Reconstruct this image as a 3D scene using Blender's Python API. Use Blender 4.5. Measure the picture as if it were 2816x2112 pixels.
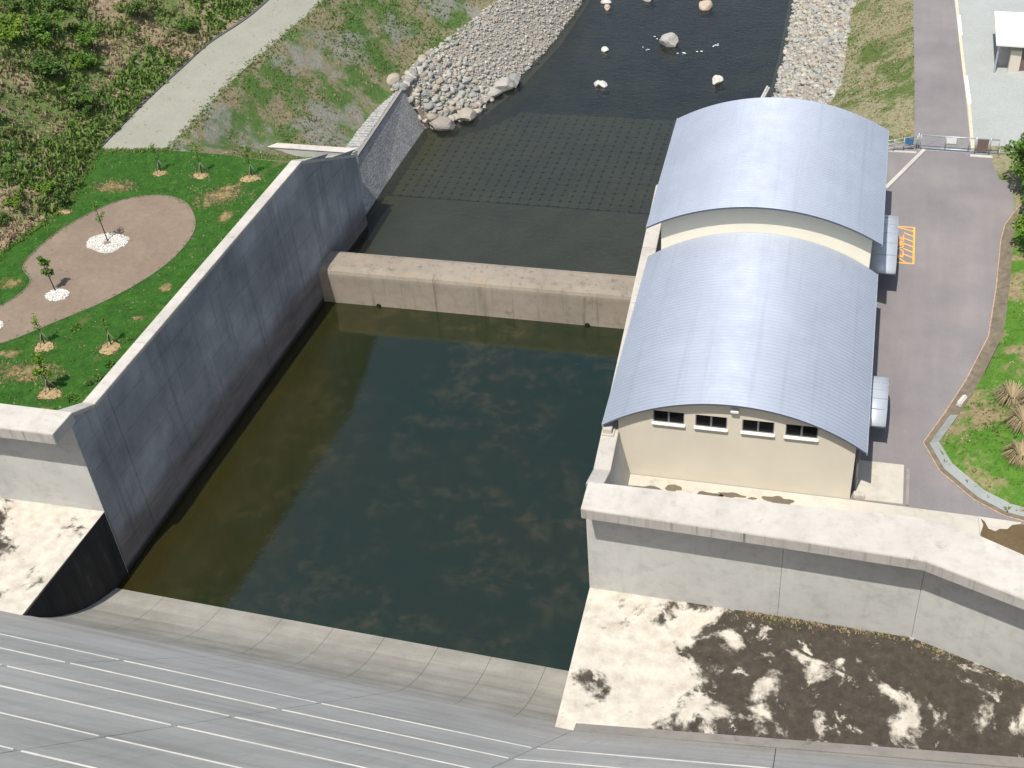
import bpy, bmesh, math, random
import numpy as np
from mathutils import Vector, Matrix
from mathutils import noise as mnoise
from mathutils.geometry import tessellate_polygon

random.seed(7)
R2 = math.radians
scene = bpy.context.scene
for o in list(bpy.data.objects):
    bpy.data.objects.remove(o)
COL = scene.collection

# ------------------------------------------------------------------ camera
cam_d = bpy.data.cameras.new("camera")
cam = bpy.data.objects.new("camera", cam_d)
COL.objects.link(cam)
scene.camera = cam
cr = (0.9696236545, 0.2336877253, -0.0722496759)
cd = (0.1003440983, -0.6494028014, -0.7537951071)
cf = (-0.2230718059, 0.7236477379, -0.6531255016)
cam.matrix_world = Matrix(((cr[0], -cd[0], -cf[0], 12.3713),
                           (cr[1], -cd[1], -cf[1], -61.2572),
                           (cr[2], -cd[2], -cf[2], 62.0778),
                           (0, 0, 0, 1)))
cam_d.sensor_width = 36.0
cam_d.lens = 46.846
cam_d.clip_start = 0.5
cam_d.clip_end = 2000
scene.render.resolution_x = 1024
scene.render.resolution_y = 768

# ------------------------------------------------------------------ sky, sun
S = Vector((-0.125, -0.465, 1.0)).normalized()
world = bpy.data.worlds.new("World")
scene.world = world
world.use_nodes = True
wn = world.node_tree
bg = wn.nodes["Background"]
sky = wn.nodes.new("ShaderNodeTexSky")
sky.sky_type = 'NISHITA'
sky.sun_disc = False
sky.sun_elevation = math.asin(S.z)
sky.sun_rotation = math.atan2(S.x, S.y)
sky.altitude = 300
sky.air_density = 1.0
sky.dust_density = 2.6
wn.links.new(sky.outputs[0], bg.inputs[0])
bg.inputs[1].default_value = 0.13
sun_d = bpy.data.lights.new("sun", 'SUN')
sun_d.energy = 4.6
sun_d.angle = R2(0.55)
sun_d.color = (1.0, 0.955, 0.88)
sun = bpy.data.objects.new("sun", sun_d)
COL.objects.link(sun)
sun.rotation_euler = S.to_track_quat('Z', 'Y').to_euler()
sun.location = (0, -40, 120)
vs = scene.view_settings
vs.view_transform = 'Standard'
vs.look = 'None'
vs.exposure = 0.30
vs.gamma = 1.0
vs.use_curve_mapping = False

# ------------------------------------------------------------------ helpers
def tag(o, label=None, cat=None, group=None, kind=None):
    if label: o["label"] = label
    if cat: o["category"] = cat
    if group: o["group"] = group
    if kind: o["kind"] = kind
    return o

def obj(name, me, parent=None, mat=None, loc=None, rot=None, scale=None):
    o = bpy.data.objects.new(name, me)
    COL.objects.link(o)
    if parent is not None: o.parent = parent
    if loc is not None: o.location = loc
    if rot is not None: o.rotation_euler = rot
    if scale is not None: o.scale = scale
    if mat is not None and me is not None and len(me.materials) == 0:
        me.materials.append(mat)
    return o

def empty(name, loc=(0, 0, 0)):
    o = bpy.data.objects.new(name, None)
    o.empty_display_size = 0.3
    COL.objects.link(o)
    o.location = loc
    return o

class MB:
    """collects geometry of ONE object"""
    def __init__(s): s.v = []; s.f = []; s.sm = []
    def add(s, vs, fs, smooth=False):
        n = len(s.v)
        s.v.extend([tuple(p) for p in vs])
        s.f.extend([tuple(i + n for i in f) for f in fs])
        s.sm.extend([smooth] * len(fs))
        return s
    def box(s, x0, x1, y0, y1, z0, z1):
        return s.hexa([(x0, y0, z0), (x1, y0, z0), (x1, y1, z0), (x0, y1, z0), (x0, y0, z1), (x1, y0, z1), (x1, y1, z1), (x0, y1, z1)])
    def hexa(s, p):
        return s.add(p, [(3, 2, 1, 0), (4, 5, 6, 7), (0, 1, 5, 4), (1, 2, 6, 5), (2, 3, 7, 6), (3, 0, 4, 7)])
    def prism(s, poly, z0, z1):
        n = len(poly)
        zz0 = z0 if hasattr(z0, '__len__') else [z0] * n
        zz1 = z1 if hasattr(z1, '__len__') else [z1] * n
        v = [(p[0], p[1], zz0[i]) for i, p in enumerate(poly)] + [(p[0], p[1], zz1[i]) for i, p in enumerate(poly)]
        f = [tuple(range(n - 1, -1, -1)), tuple(range(n, 2 * n))]
        f += [(i, (i + 1) % n, n + (i + 1) % n, n + i) for i in range(n)]
        return s.add(v, f)
    def tube(s, pts, rad, n=8, cap=True):
        pts = [Vector(p) for p in pts]
        rads = rad if hasattr(rad, '__len__') else [rad] * len(pts)
        rings = []
        for i, p in enumerate(pts):
            d = (pts[min(i + 1, len(pts) - 1)] - pts[max(i - 1, 0)]).normalized()
            a = d.orthogonal().normalized() if abs(d.z) < .95 else Vector((1, 0, 0)).cross(d).normalized()
            b = d.cross(a).normalized()
            rings.append([p + (a * math.cos(2 * math.pi * k / n) + b * math.sin(2 * math.pi * k / n)) * rads[i] for k in range(n)])
        v = [q for r in rings for q in r]
        f = []
        for i in range(len(rings) - 1):
            for k in range(n):
                f.append((i * n + k, i * n + (k + 1) % n, (i + 1) * n + (k + 1) % n, (i + 1) * n + k))
        if cap:
            f.append(tuple(range(n - 1, -1, -1))); f.append(tuple((len(rings) - 1) * n + k for k in range(n)))
        return s.add(v, f, True)
    def mesh(s, name):
        me = bpy.data.meshes.new(name)
        me.from_pydata(s.v, [], s.f)
        me.polygons.foreach_set("use_smooth", s.sm)
        me.update()
        return me
    def build(s, name, mat, parent=None, bevel=0.0):
        me = s.mesh(name)
        bm = bmesh.new(); bm.from_mesh(me)
        bmesh.ops.recalc_face_normals(bm, faces=bm.faces)
        if bevel > 0:
            es = [e for e in bm.edges if len(e.link_faces) == 2 and e.calc_face_angle(0) > .5]
            bmesh.ops.bevel(bm, geom=es, offset=bevel, segments=2, affect='EDGES', clamp_overlap=True)
        bm.to_mesh(me); bm.free()
        return obj(name, me, parent, mat)

# ------------------------------------------------------------------ materials
def N(nt, typ, **kw):
    n = nt.nodes.new(typ)
    for k, v in kw.items(): setattr(n, k, v)
    return n

class Mat:
    def __init__(s, name, rough=0.85, spec=0.3):
        s.m = bpy.data.materials.new(name); s.m.use_nodes = True
        s.nt = s.m.node_tree
        s.b = s.nt.nodes["Principled BSDF"]
        s.b.inputs["Roughness"].default_value = rough
        s.b.inputs["Specular IOR Level"].default_value = spec
        s.pos = N(s.nt, "ShaderNodeNewGeometry").outputs["Position"]
    def L(s, a, b): s.nt.links.new(a, b)
    def coords(s, scale=(1, 1, 1), rot=(0, 0, 0), src=None):
        mp = N(s.nt, "ShaderNodeMapping")
        mp.inputs["Scale"].default_value = scale
        mp.inputs["Rotation"].default_value = rot
        s.L(src or s.pos, mp.inputs["Vector"])
        return mp.outputs[0]
    def noise(s, scale, detail=4, rough=.55, vec=None, dist=0.0):
        n = N(s.nt, "ShaderNodeTexNoise")
        n.inputs["Scale"].default_value = scale
        n.inputs["Detail"].default_value = detail
        n.inputs["Roughness"].default_value = rough
        n.inputs["Distortion"].default_value = dist
        s.L(vec or s.pos, n.inputs["Vector"])
        return n.outputs["Fac"]
    def voronoi(s, scale, vec=None, feature='F1', out="Distance"):
        n = N(s.nt, "ShaderNodeTexVoronoi", feature=feature)
        n.inputs["Scale"].default_value = scale
        s.L(vec or s.pos, n.inputs["Vector"])
        return n.outputs[out]
    def ramp(s, fac, stops):
        r = N(s.nt, "ShaderNodeValToRGB")
        e = r.color_ramp.elements
        while len(e) < len(stops): e.new(.5)
        for i, (p, c) in enumerate(stops):
            e[i].position = p
            e[i].color = (c[0], c[1], c[2], 1) if hasattr(c, '__len__') else (c, c, c, 1)
        s.L(fac, r.inputs[0])
        return r.outputs[0]
    def step(s, fac, a, b):
        r = N(s.nt, "ShaderNodeMapRange", interpolation_type='SMOOTHSTEP')
        r.inputs["From Min"].default_value = a; r.inputs["From Max"].default_value = b
        s.L(fac, r.inputs["Value"])
        return r.outputs[0]
    def math(s, op, a, b=None, c=None):
        n = N(s.nt, "ShaderNodeMath", operation=op)
        for i, x in enumerate((a, b, c)):
            if x is None: continue
            if hasattr(x, 'links') or hasattr(x, 'is_linked'): s.L(x, n.inputs[i])
            else: n.inputs[i].default_value = x
        return n.outputs[0]
    def mix(s, fac, a, b, mode='MIX'):
        n = N(s.nt, "ShaderNodeMix", data_type='RGBA', blend_type=mode)
        for key, x in ((0, fac), (6, a), (7, b)):
            if hasattr(x, 'is_linked'): s.L(x, n.inputs[key])
            elif key == 0: n.inputs[0].default_value = x
            else: n.inputs[key].default_value = (x[0], x[1], x[2], 1)
        return n.outputs[2]
    def xyz(s, src=None):
        n = N(s.nt, "ShaderNodeSeparateXYZ"); s.L(src or s.pos, n.inputs[0]); return n.outputs
    def base(s, c):
        if hasattr(c, 'is_linked'): s.L(c, s.b.inputs["Base Color"])
        else: s.b.inputs["Base Color"].default_value = (c[0], c[1], c[2], 1)
        return s
    def bump(s, h, strength=.4, dist=.05):
        n = N(s.nt, "ShaderNodeBump")
        n.inputs["Strength"].default_value = strength; n.inputs["Distance"].default_value = dist
        s.L(h, n.inputs["Height"]); s.L(n.outputs[0], s.b.inputs["Normal"])
        return s

def simple(name, c, rough=.7, var=.12, scale=3.0, metallic=0.0, spec=.3):
    m = Mat(name, rough, spec)
    n = m.noise(scale, 4)
    m.base(m.ramp(n, [(.25, [x * (1 - var) for x in c]), (.75, [min(1, x * (1 + var)) for x in c])]))
    m.b.inputs["Metallic"].default_value = metallic
    return m.m

def concrete(name, c, streak=.25, stainc=(.10, .095, .085), stain=.5, fine=.07, warm=None, big=.12, ss=1.6):
    """formed concrete: blotches, drip streaks down the faces, lichen-dark patches, pores"""
    m = Mat(name, .9, .2)
    n1 = m.noise(big, 5, .6)
    n2 = m.noise(1.3, 6, .65)
    base = m.ramp(n1, [(.3, [x * .86 for x in c]), (.5, c), (.72, [min(1, x * 1.12) for x in c])])
    base = m.mix(.55, base, m.ramp(n2, [(.28, .62), (.5, .92), (.75, 1.0)]), 'MULTIPLY')
    sv = m.coords((ss, ss, .07))
    st = m.noise(1.0, 5, .7, sv)
    base = m.mix(m.math('MULTIPLY', m.step(st, .52, .78), streak), base, stainc)
    bl = m.noise(.55, 7, .68)
    base = m.mix(m.math('MULTIPLY', m.step(bl, .58, .72), stain), base, stainc)
    if warm:
        w = m.noise(.35, 4)
        base = m.mix(m.math('MULTIPLY', m.step(w, .5, .75), .5), base, warm)
    f = m.noise(14, 5, .7)
    base = m.mix(fine * 4, base, m.ramp(f, [(.3, .8), (.7, 1.0)]), 'MULTIPLY')
    m.base(base)
    m.bump(m.math('ADD', m.noise(2.2, 6, .7), m.math('MULTIPLY', f, .4)), .35, .03)
    return m.m

M = {}
M['coping'] = concrete('weathered_coping_concrete', (.47, .445, .40), .15, (.25, .24, .225), .70, big=.28)
M['wall'] = concrete('grey_wall_concrete', (.46, .46, .44), .25, (.30, .29, .28), .20)
M['fascia'] = concrete('streaked_fascia_concrete', (.37, .35, .325), 1.0, (.085, .075, .068), .40, ss=3.4)
def dam_mat():
    m = Mat('dam_face_concrete', .9, .2)
    c = (.56, .535, .48)
    b = m.ramp(m.noise(.10, 5, .6), [(.3, [v * .86 for v in c]), (.5, c), (.7, [v * 1.10 for v in c])])
    h = m.noise(1.0, 5, .65, m.coords((.10, .75, .75)))
    b = m.mix(.75, b, m.ramp(h, [(.30, .70), (.5, .93), (.7, 1.06)]), 'MULTIPLY')
    d = m.noise(1.0, 6, .7, m.coords((1.1, .09, .09)))
    b = m.mix(m.math('MULTIPLY', m.step(d, .50, .75), .35), b, (.30, .29, .265))
    b = m.mix(.35, b, m.ramp(m.noise(3.5, 6, .7), [(.3, .72), (.7, 1.0)]), 'MULTIPLY')
    m.base(b); m.bump(m.noise(2.0, 6, .7), .3, .03)
    return m.m
M['dam'] = dam_mat()
M['ledge'] = concrete('pale_lift_ledge_concrete', (.46, .445, .41), .1, (.22, .215, .20), .75, big=.5)
M['apron'] = concrete('apron_concrete', (.345, .33, .285), .35, (.20, .19, .16), .40, warm=(.37, .33, .26), big=.2)
def toe_mat():
    m = Mat('toe_concrete', .9, .2)
    z = m.math('ADD', m.xyz()[2], m.math('MULTIPLY', m.math('SUBTRACT', m.noise(.45, 5, .6), .5), 2.2))
    up = m.ramp(m.noise(1.0, 5, .65, m.coords((.10, .75, .75))), [(.3, (.43, .41, .365)), (.7, (.57, .545, .49))])
    lo = m.ramp(m.noise(.3, 5, .65), [(.3, (.27, .255, .215)), (.55, (.34, .325, .28)), (.75, (.39, .37, .325))])
    b = m.mix(m.step(z, -5.0, -7.2), up, lo)
    band = m.noise(1.0, 4, .6, m.coords((.06, .5, 1.6)))
    b = m.mix(.6, b, m.ramp(band, [(.3, .72), (.65, 1.03)]), 'MULTIPLY')
    b = m.mix(m.math('MULTIPLY', m.step(m.noise(.8, 7, .7), .57, .72), .4), b, (.20, .19, .165))
    b = m.mix(.4, b, m.ramp(m.noise(4.0, 6, .7), [(.3, .72), (.7, 1.0)]), 'MULTIPLY')
    m.base(b); m.bump(m.noise(2.2, 6, .7), .35, .03)
    return m.m
M['toe'] = toe_mat()
M['weir'] = concrete('weir_concrete', (.26, .228, .185), .9, (.095, .078, .062), .50, warm=(.275, .215, .155), big=.2)
M['drainlike'] = concrete('dirty_grey_haunch', (.26, .245, .22), .1, (.10, .09, .075), .6)
M['yard'] = concrete('yard_slab_concrete', (.47, .44, .375), .0, (.22, .20, .17), .45, warm=(.50, .43, .32))

# training-wall channel face: dark wet-stained concrete, browner below the old water line
def channel_mat():
    m = Mat('stained_channel_wall_concrete', .88, .25)
    x = m.xyz()
    c = (.30, .31, .315)
    b = m.ramp(m.noise(.16, 5, .6), [(.3, [v * .62 for v in c]), (.52, c), (.72, [v * 1.45 for v in c])])
    st = m.noise(1.0, 6, .72, m.coords((.9, .9, .05)))
    b = m.mix(m.math('MULTIPLY', m.step(st, .5, .72), .55), b, (.105, .108, .113))
    wob = m.math('ADD', x[2], m.math('MULTIPLY', m.noise(.25, 4), 3.0))
    low = m.step(wob, -4.2, -6.4)
    b = m.mix(m.math('MULTIPLY', low, .8), b, m.ramp(m.noise(1.0, 4, .6, m.coords((.3, .3, 1.3))), [(.3, (.085, .075, .07)), (.7, (.19, .165, .15))]))
    wet = m.step(x[2], -9.6, -10.35)
    b = m.mix(m.math('MULTIPLY', wet, .9), b, (.016, .016, .016))
    m.base(m.mix(.35, b, m.ramp(m.noise(9, 5), [(.3, .7), (.7, 1.0)]), 'MULTIPLY'))
    m.bump(m.noise(2.5, 6, .7), .3, .03)
    return m.m
M['channel'] = channel_mat()

def bench_mat(name, x_cream, x_dark, edge_cream, seed):
    """cream cement slab grown over with dark moss where water stands"""
    m = Mat(name, .92, .15)
    x = m.xyz()
    grad = m.step(x[0], x_cream, x_dark)
    off = m.coords((1, 1, 1)); 
    mp = N(m.nt, "ShaderNodeMapping"); mp.inputs["Location"].default_value = (seed, seed * .7, 0); m.L(m.pos, mp.inputs[0])
    n = m.noise(.30, 9, .62, mp.outputs[0], .3)
    thr = m.math('ADD', m.math('ADD', n, m.math('MULTIPLY', grad, .20)), m.math('MULTIPLY', m.math('SUBTRACT', m.noise(2.8, 6, .7), .5), .10))
    isl = m.math('MULTIPLY', m.step(m.noise(.62, 7, .66, mp.outputs[0], .4), .60, .67), .9)
    mask = m.math('MULTIPLY', m.step(thr, .575, .665), m.math('SUBTRACT', 1.0, isl))
    cream = m.ramp(m.noise(1.0, 6, .65), [(.3, (.36, .33, .275)), (.6, (.50, .465, .40)), (.8, (.55, .52, .46))])
    moss = m.ramp(m.noise(1.6, 6, .7), [(.3, (.036, .031, .024)), (.6, (.062, .053, .042)), (.8, (.11, .095, .07))])
    b = m.mix(mask, cream, moss)
    g = m.step(m.noise(2.6, 5, .6), .66, .72)
    b = m.mix(m.math('MULTIPLY', g, .35), b, (.10, .09, .07))
    m.base(b)
    m.bump(m.math('ADD', m.noise(3, 6, .7), m.math('MULTIPLY', mask, .8)), .5, .05)
    return m.m
M['bench_r'] = bench_mat('mossy_bench_concrete', 2.0, 12.5, 0, 3.1)
M['bench_l'] = bench_mat('mossy_bench_concrete_west', -36.5, -48, 0, 11.4)

def grass_mat(name, g1, g2, dry, dry_amt, scale=.35, gravel=None, gravel_amt=.0, fine=5.0):
    m = Mat(name, .9, .15)
    b = m.ramp(m.noise(1.1, 6, .68), [(.28, g1), (.7, g2)])
    d = m.noise(scale, 7, .68, None, .4)
    lo = .62 - dry_amt * .3
    b = m.mix(m.step(d, lo, lo + .13), b, m.ramp(m.noise(3.0, 5, .7), [(.3, [v * .7 for v in dry]), (.7, [v * 1.15 for v in dry])]))
    if gravel:
        gg = m.noise(scale * .8, 6, .6, m.coords((1, 1, 1), (0, 0, 1.1)))
        v = m.voronoi(7.0, out="Color")
        gc = m.mix(.6, gravel, v, 'MULTIPLY')
        lo = .62 - gravel_amt * .3
        b = m.mix(m.math('MULTIPLY', m.step(gg, lo, lo + .12), .8), b, m.mix(.3, gravel, gc))
    f = m.noise(fine, 6, .75)
    b = m.mix(.8, b, m.ramp(f, [(.25, .45), (.55, .95), (.75, 1.0)]), 'MULTIPLY')
    m.base(b)
    m.bump(m.math('ADD', f, m.noise(1.5, 5)), .8, .12)
    return m.m
M['lawn'] = grass_mat('mown_lawn', (.018, .066, .009), (.042, .125, .016), (.13, .135, .045), .12, .30, fine=3.6)
M['slope'] = grass_mat('patchy_bank_grass', (.050, .105, .022), (.085, .145, .040), (.215, .19, .115), .60, .26, (.25, .24, .215), .48, fine=3.2)
M['hill'] = grass_mat('rough_hillside', (.08, .125, .034), (.14, .19, .06), (.33, .255, .165), .62, .17, fine=2.2)
M['rgrass'] = grass_mat('dry_bank_grass', (.07, .12, .03), (.12, .15, .05), (.27, .25, .15), .75, .3, fine=3.5)
M['mound'] = grass_mat('verge_grass', (.055, .145, .014), (.10, .21, .03), (.29, .23, .13), .45, .28, fine=3.4)

def ground_mat(name, c1, c2, scale=6, speck=None, rough=.92, bs=.4, patch=None):
    m = Mat(name, rough, .2)
    b = m.ramp(m.noise(.35, 5, .6), [(.3, c1), (.7, c2)])
    f = m.noise(scale, 7, .75)
    b = m.mix(.6, b, m.ramp(f, [(.3, .62), (.7, 1.0)]), 'MULTIPLY')
    if patch:
        b = m.mix(m.step(m.noise(.22, 5, .6), .55, .72), b, patch)
    if speck:
        v = m.noise(3.5, 4, .5)
        b = m.mix(m.step(v, .70, .74), b, speck)
    m.base(b); m.bump(f, bs, .04)
    return m.m
M['path'] = ground_mat('pale_gravel_path', (.265, .265, .215), (.305, .30, .25), 7, (.10, .14, .05), patch=(.28, .275, .22))
M['soil'] = ground_mat('raked_bare_soil', (.195, .148, .112), (.235, .183, .135), 2.4, (.11, .09, .06), patch=(.165, .132, .105))
def asphalt_mat():
    m = Mat('worn_asphalt', .9, .2)
    b = m.ramp(m.noise(.16, 5, .6), [(.3, (.185, .170, .171)), (.5, (.215, .199, .198)), (.7, (.25, .232, .222))])
    tr = m.noise(1.0, 4, .6, m.coords((.55, .05, 1)))
    b = m.mix(.5, b, m.ramp(tr, [(.3, .80), (.7, 1.06)]), 'MULTIPLY')
    f = m.noise(10, 6, .75)
    b = m.mix(.5, b, m.ramp(f, [(.3, .66), (.7, 1.0)]), 'MULTIPLY')
    cr = m.voronoi(.16, m.coords((1, 1, 1), (0, 0, .4)), 'DISTANCE_TO_EDGE')
    wv = m.math('ADD', cr, m.math('MULTIPLY', m.math('SUBTRACT', m.noise(1.5, 4), .5), .02))
    st = m.step(m.noise(.9, 5, .6), .68, .76)
    b = m.mix(m.math('MULTIPLY', st, .30), b, (.32, .30, .27))
    m.base(b); m.bump(f, .25, .03)
    return m.m
M['asphalt'] = asphalt_mat()
M['asphalt_plain'] = ground_mat('worn_asphalt', (.185, .172, .172), (.215, .20, .198), 9, None, .9, .25, (.24, .225, .212))
M['gravelyard'] = ground_mat('pale_crushed_stone', (.33, .35, .335), (.37, .39, .37), 5, None, .92, .4, (.30, .315, .285))
M['drysoil'] = ground_mat('brown_wet_soil', (.10, .070, .035), (.145, .105, .055), 4)
M['rockbase'] = ground_mat('gravel_between_rocks', (.27, .25, .205), (.37, .345, .295), 9, (.11, .10, .08), bs=.9)
M['mulch'] = ground_mat('straw_mulch', (.33, .235, .12), (.41, .31, .17), 3.5, (.12, .08, .04), bs=1.0)
M['whitegravel'] = ground_mat('white_gravel', (.40, .39, .35), (.48, .47, .42), 4, (.25, .24, .21), .9, 1.0)
M['bed'] = ground_mat('silty_river_bed', (.085, .08, .06), (.16, .14, .10), 1.2, (.28, .25, .18), patch=(.05, .055, .05))
M['basinbed'] = ground_mat('algae_basin_floor', (.065, .060, .014), (.11, .095, .022), 1.2, (.20, .17, .06), patch=(.03, .055, .012))
M['block'] = ground_mat('slimy_bed_block', (.20, .185, .12), (.26, .24, .165), 3.0, None)

def patch_mat():
    """straw-dry thin turf, fading into the lawn through ragged gaps"""
    m = Mat('thin_dry_turf', .9, .1)
    b = m.ramp(m.noise(2.2, 6, .7), [(.3, (.07, .105, .025)), (.5, (.20, .155, .075)), (.72, (.36, .25, .125))])
    m.base(b)
    at = N(m.nt, "ShaderNodeAttribute", attribute_name="edge")
    e = m.math('ADD', at.outputs["Fac"], m.math('MULTIPLY', m.math('SUBTRACT', m.noise(1.3, 8, .75), .5), 3.0))
    m.L(m.math('MULTIPLY', m.step(e, .25, .75), .9), m.b.inputs["Alpha"])
    return m.m
M['drypatch'] = patch_mat()

def water_mat(name, murk, murk2, tint, murkf, patches=None, wscale=1.5, wstr=.06, big=.05, ior=1.36, wall_reflection=None):
    m = bpy.data.materials.new(name); m.use_nodes = True
    nt = m.node_tree; nt.nodes.remove(nt.nodes["Principled BSDF"])
    h = Mat.__new__(Mat); h.m = m; h.nt = nt
    h.pos = N(nt, "ShaderNodeNewGeometry").outputs["Position"]
    col = h.ramp(h.noise(big, 6, .6), [(.32, murk), (.68, murk2)])
    if patches:
        p = h.noise(.62, 8, .66, None, .2)
        q = h.step(h.noise(.085, 4), .36, .58)
        col = h.mix(h.math('MULTIPLY', h.math('MULTIPLY', h.step(p, .45, .74), q), .85), col, patches)
    if wall_reflection:  # west wall's reflection painted into the water colour as an olive band
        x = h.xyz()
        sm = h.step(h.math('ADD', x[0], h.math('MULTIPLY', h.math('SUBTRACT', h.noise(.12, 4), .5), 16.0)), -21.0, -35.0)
        col = h.mix(h.math('MULTIPLY', sm, .8), col, wall_reflection)
    dif = N(nt, "ShaderNodeBsdfDiffuse"); h.L(col, dif.inputs["Color"])
    tr = N(nt, "ShaderNodeBsdfTransparent"); tr.inputs[0].default_value = (*tint, 1)
    mx = N(nt, "ShaderNodeMixShader"); mx.inputs[0].default_value = murkf
    h.L(tr.outputs[0], mx.inputs[1]); h.L(dif.outputs[0], mx.inputs[2])
    gl = N(nt, "ShaderNodeBsdfGlossy"); gl.inputs["Roughness"].default_value = .035
    bmp = N(nt, "ShaderNodeBump"); bmp.inputs["Strength"].default_value = wstr; bmp.inputs["Distance"].default_value = .12
    rip = h.math('ADD', h.noise(wscale, 4, .6, h.coords((1.0, 1.9, 1))), h.math('MULTIPLY', h.noise(wscale * 5, 3, .5), .25))
    h.L(rip, bmp.inputs["Height"]); h.L(bmp.outputs[0], gl.inputs["Normal"])
    fr = N(nt, "ShaderNodeFresnel"); fr.inputs["IOR"].default_value = ior; h.L(bmp.outputs[0], fr.inputs["Normal"])
    m2 = N(nt, "ShaderNodeMixShader"); h.L(fr.outputs[0], m2.inputs[0]); h.L(mx.outputs[0], m2.inputs[1]); h.L(gl.outputs[0], m2.inputs[2])
    h.L(m2.outputs[0], nt.nodes["Material Output"].inputs[0])
    return m
M['basin_water'] = water_mat('still_basin_water', (.0065, .0175, .0058), (.0130, .0195, .0050), (.42, .42, .22), .80, (.047, .043, .018), 1.1, .07, .05, 1.98, (.030, .025, .005))  # last colour tints the painted wall reflection
M['river_water'] = water_mat('shallow_river_water', (.014, .019, .019), (.026, .028, .022), (.60, .64, .58), .42, None, 1.3, .55, .09, 1.62)

def metal_roof(name, c):
    m = Mat(name, .40, .5)
    b = m.ramp(m.noise(.25, 5, .6), [(.3, [v * .90 for v in c]), (.7, c)])
    st = m.noise(1.0, 4, .6, m.coords((2.2, .05, .05)))
    b = m.mix(m.math('MULTIPLY', m.step(st, .5, .75), .35), b, [v * .72 for v in c])
    m.base(b)
    m.b.inputs["Metallic"].default_value = .34
    m.L(m.ramp(m.noise(.8, 4), [(.3, .66), (.7, .80)]), m.b.inputs["Roughness"])
    m.b.inputs["Anisotropic"].default_value = .8
    cx = N(m.nt, "ShaderNodeCombineXYZ"); cx.inputs[1].default_value = 1.0      # fine ribs run across the vault
    m.L(cx.outputs[0], m.b.inputs["Tangent"])
    return m.m
M['roof'] = metal_roof('ribbed_steel_roofing', (.345, .385, .455))
M['canopy'] = simple('silver_sheet_canopy', (.50, .53, .57), .45, .08, 1.5, .35)
M['trim'] = simple('dark_steel_trim', (.10, .12, .15), .5, .1, 2, .3)
M['cream'] = simple('cream_render', (.565, .52, .425), .85, .06, .4)
M['cream2'] = simple('pale_cream_cladding', (.74, .70, .57), .8, .04, .5)
M['glass'] = simple('dark_window_glass', (.006, .006, .007), .25, .1, 1, 0, .12)
M['frame'] = simple('grey_aluminium', (.22, .23, .24), .45, .1, 3, .6)
M['white'] = simple('white_painted_metal', (.68, .68, .66), .5, .05, 3)
M['galv'] = simple('galvanised_steel', (.42, .45, .47), .45, .15, 4, .5)
M['orange'] = simple('orange_road_paint', (.90, .38, .06), .8, .18, 5)
M['brownpanel'] = simple('brown_steel_panel', (.15, .105, .095), .6, .1, 3)
M['blue'] = simple('blue_sign_enamel', (.05, .14, .27), .4, .1, 3)
M['bark'] = simple('dark_bark', (.055, .045, .038), .9, .3, 9)
M['dark'] = simple('black_void', (.006, .006, .007), .9, .1, 2)
M['rust'] = simple('rust_stained_kerb', (.36, .25, .18), .9, .3, 4)
M['drain'] = concrete('grey_drain_concrete', (.27, .29, .28), .1, (.22, .21, .18), .3)
M['drainwall'] = simple('mud_stained_drain_wall', (.15, .125, .09), .9, .3, 2)
M['hutroof'] = simple('white_sheet_roof', (.64, .62, .56), .6, .03, 1)
M['hutwall'] = simple('grey_hut_wall', (.36, .35, .34), .8, .08, 1)
M['beige'] = simple('beige_panel', (.55, .50, .41), .8, .05, 1)
M['revet'] = None

def revet_mat():
    m = Mat('pebbled_revetment_stone', .92, .15)
    v = m.voronoi(5.5, out="Color"); d = m.voronoi(5.5)
    b = m.ramp(m.noise(.6, 4), [(.3, (.30, .30, .285)), (.7, (.40, .395, .375))])
    g = N(m.nt, "ShaderNodeRGBToBW"); m.L(v, g.inputs[0])
    b = m.mix(.8, b, m.ramp(g.outputs[0], [(.15, .62), (.6, .95), (.9, 1.12)]), 'MULTIPLY')
    m.base(b); m.bump(d, .5, .05)
    return m.m
M['revet'] = revet_mat()

def rock_mat(name, cols, attr=False):
    m = Mat(name, .9, .2)
    if attr:
        a = N(m.nt, "ShaderNodeAttribute", attribute_name="shade"); src = a.outputs["Fac"]
    else:
        src = N(m.nt, "ShaderNodeObjectInfo").outputs["Random"]
    b = m.ramp(src, [(i / (len(cols) - 1), c) for i, c in enumerate(cols)])
    b = m.mix(.55, b, m.ramp(m.noise(4.0, 6, .7), [(.3, .6), (.7, 1.0)]), 'MULTIPLY')
    m.base(b); m.bump(m.noise(5, 6, .7), .5, .05)
    return m.m
RC = [(.36, .32, .25), (.27, .29, .28), (.39, .365, .30), (.31, .255, .20), (.23, .245, .24), (.41, .375, .31), (.31, .31, .285), (.47, .435, .38)]
M['rock'] = rock_mat('river_stone', RC)
M['rocks'] = rock_mat('river_stone_heap', RC, True)

def leaf_mat(name, cols, attr="shade"):
    m = Mat(name, .65, .25)
    a = N(m.nt, "ShaderNodeAttribute", attribute_name=attr)
    m.base(m.ramp(a.outputs["Fac"], [(i / (len(cols) - 1), c) for i, c in enumerate(cols)]))
    # thin leaves let light through
    t = N(m.nt, "ShaderNodeBsdfTranslucent")
    m.L(m.b.inputs["Base Color"].links[0].from_socket, t.inputs[0])
    mx = N(m.nt, "ShaderNodeMixShader"); mx.inputs[0].default_value = .3
    m.L(m.b.outputs[0], mx.inputs[1]); m.L(t.outputs[0], mx.inputs[2])
    m.L(mx.outputs[0], m.nt.nodes["Material Output"].inputs[0])
    return m.m
M['leaf'] = leaf_mat('fresh_green_leaves', [(.06, .13, .02), (.095, .19, .028), (.14, .24, .04)])
M['leafy'] = leaf_mat('yellow_green_leaves', [(.09, .17, .02), (.15, .25, .03), (.22, .31, .05)])
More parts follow.
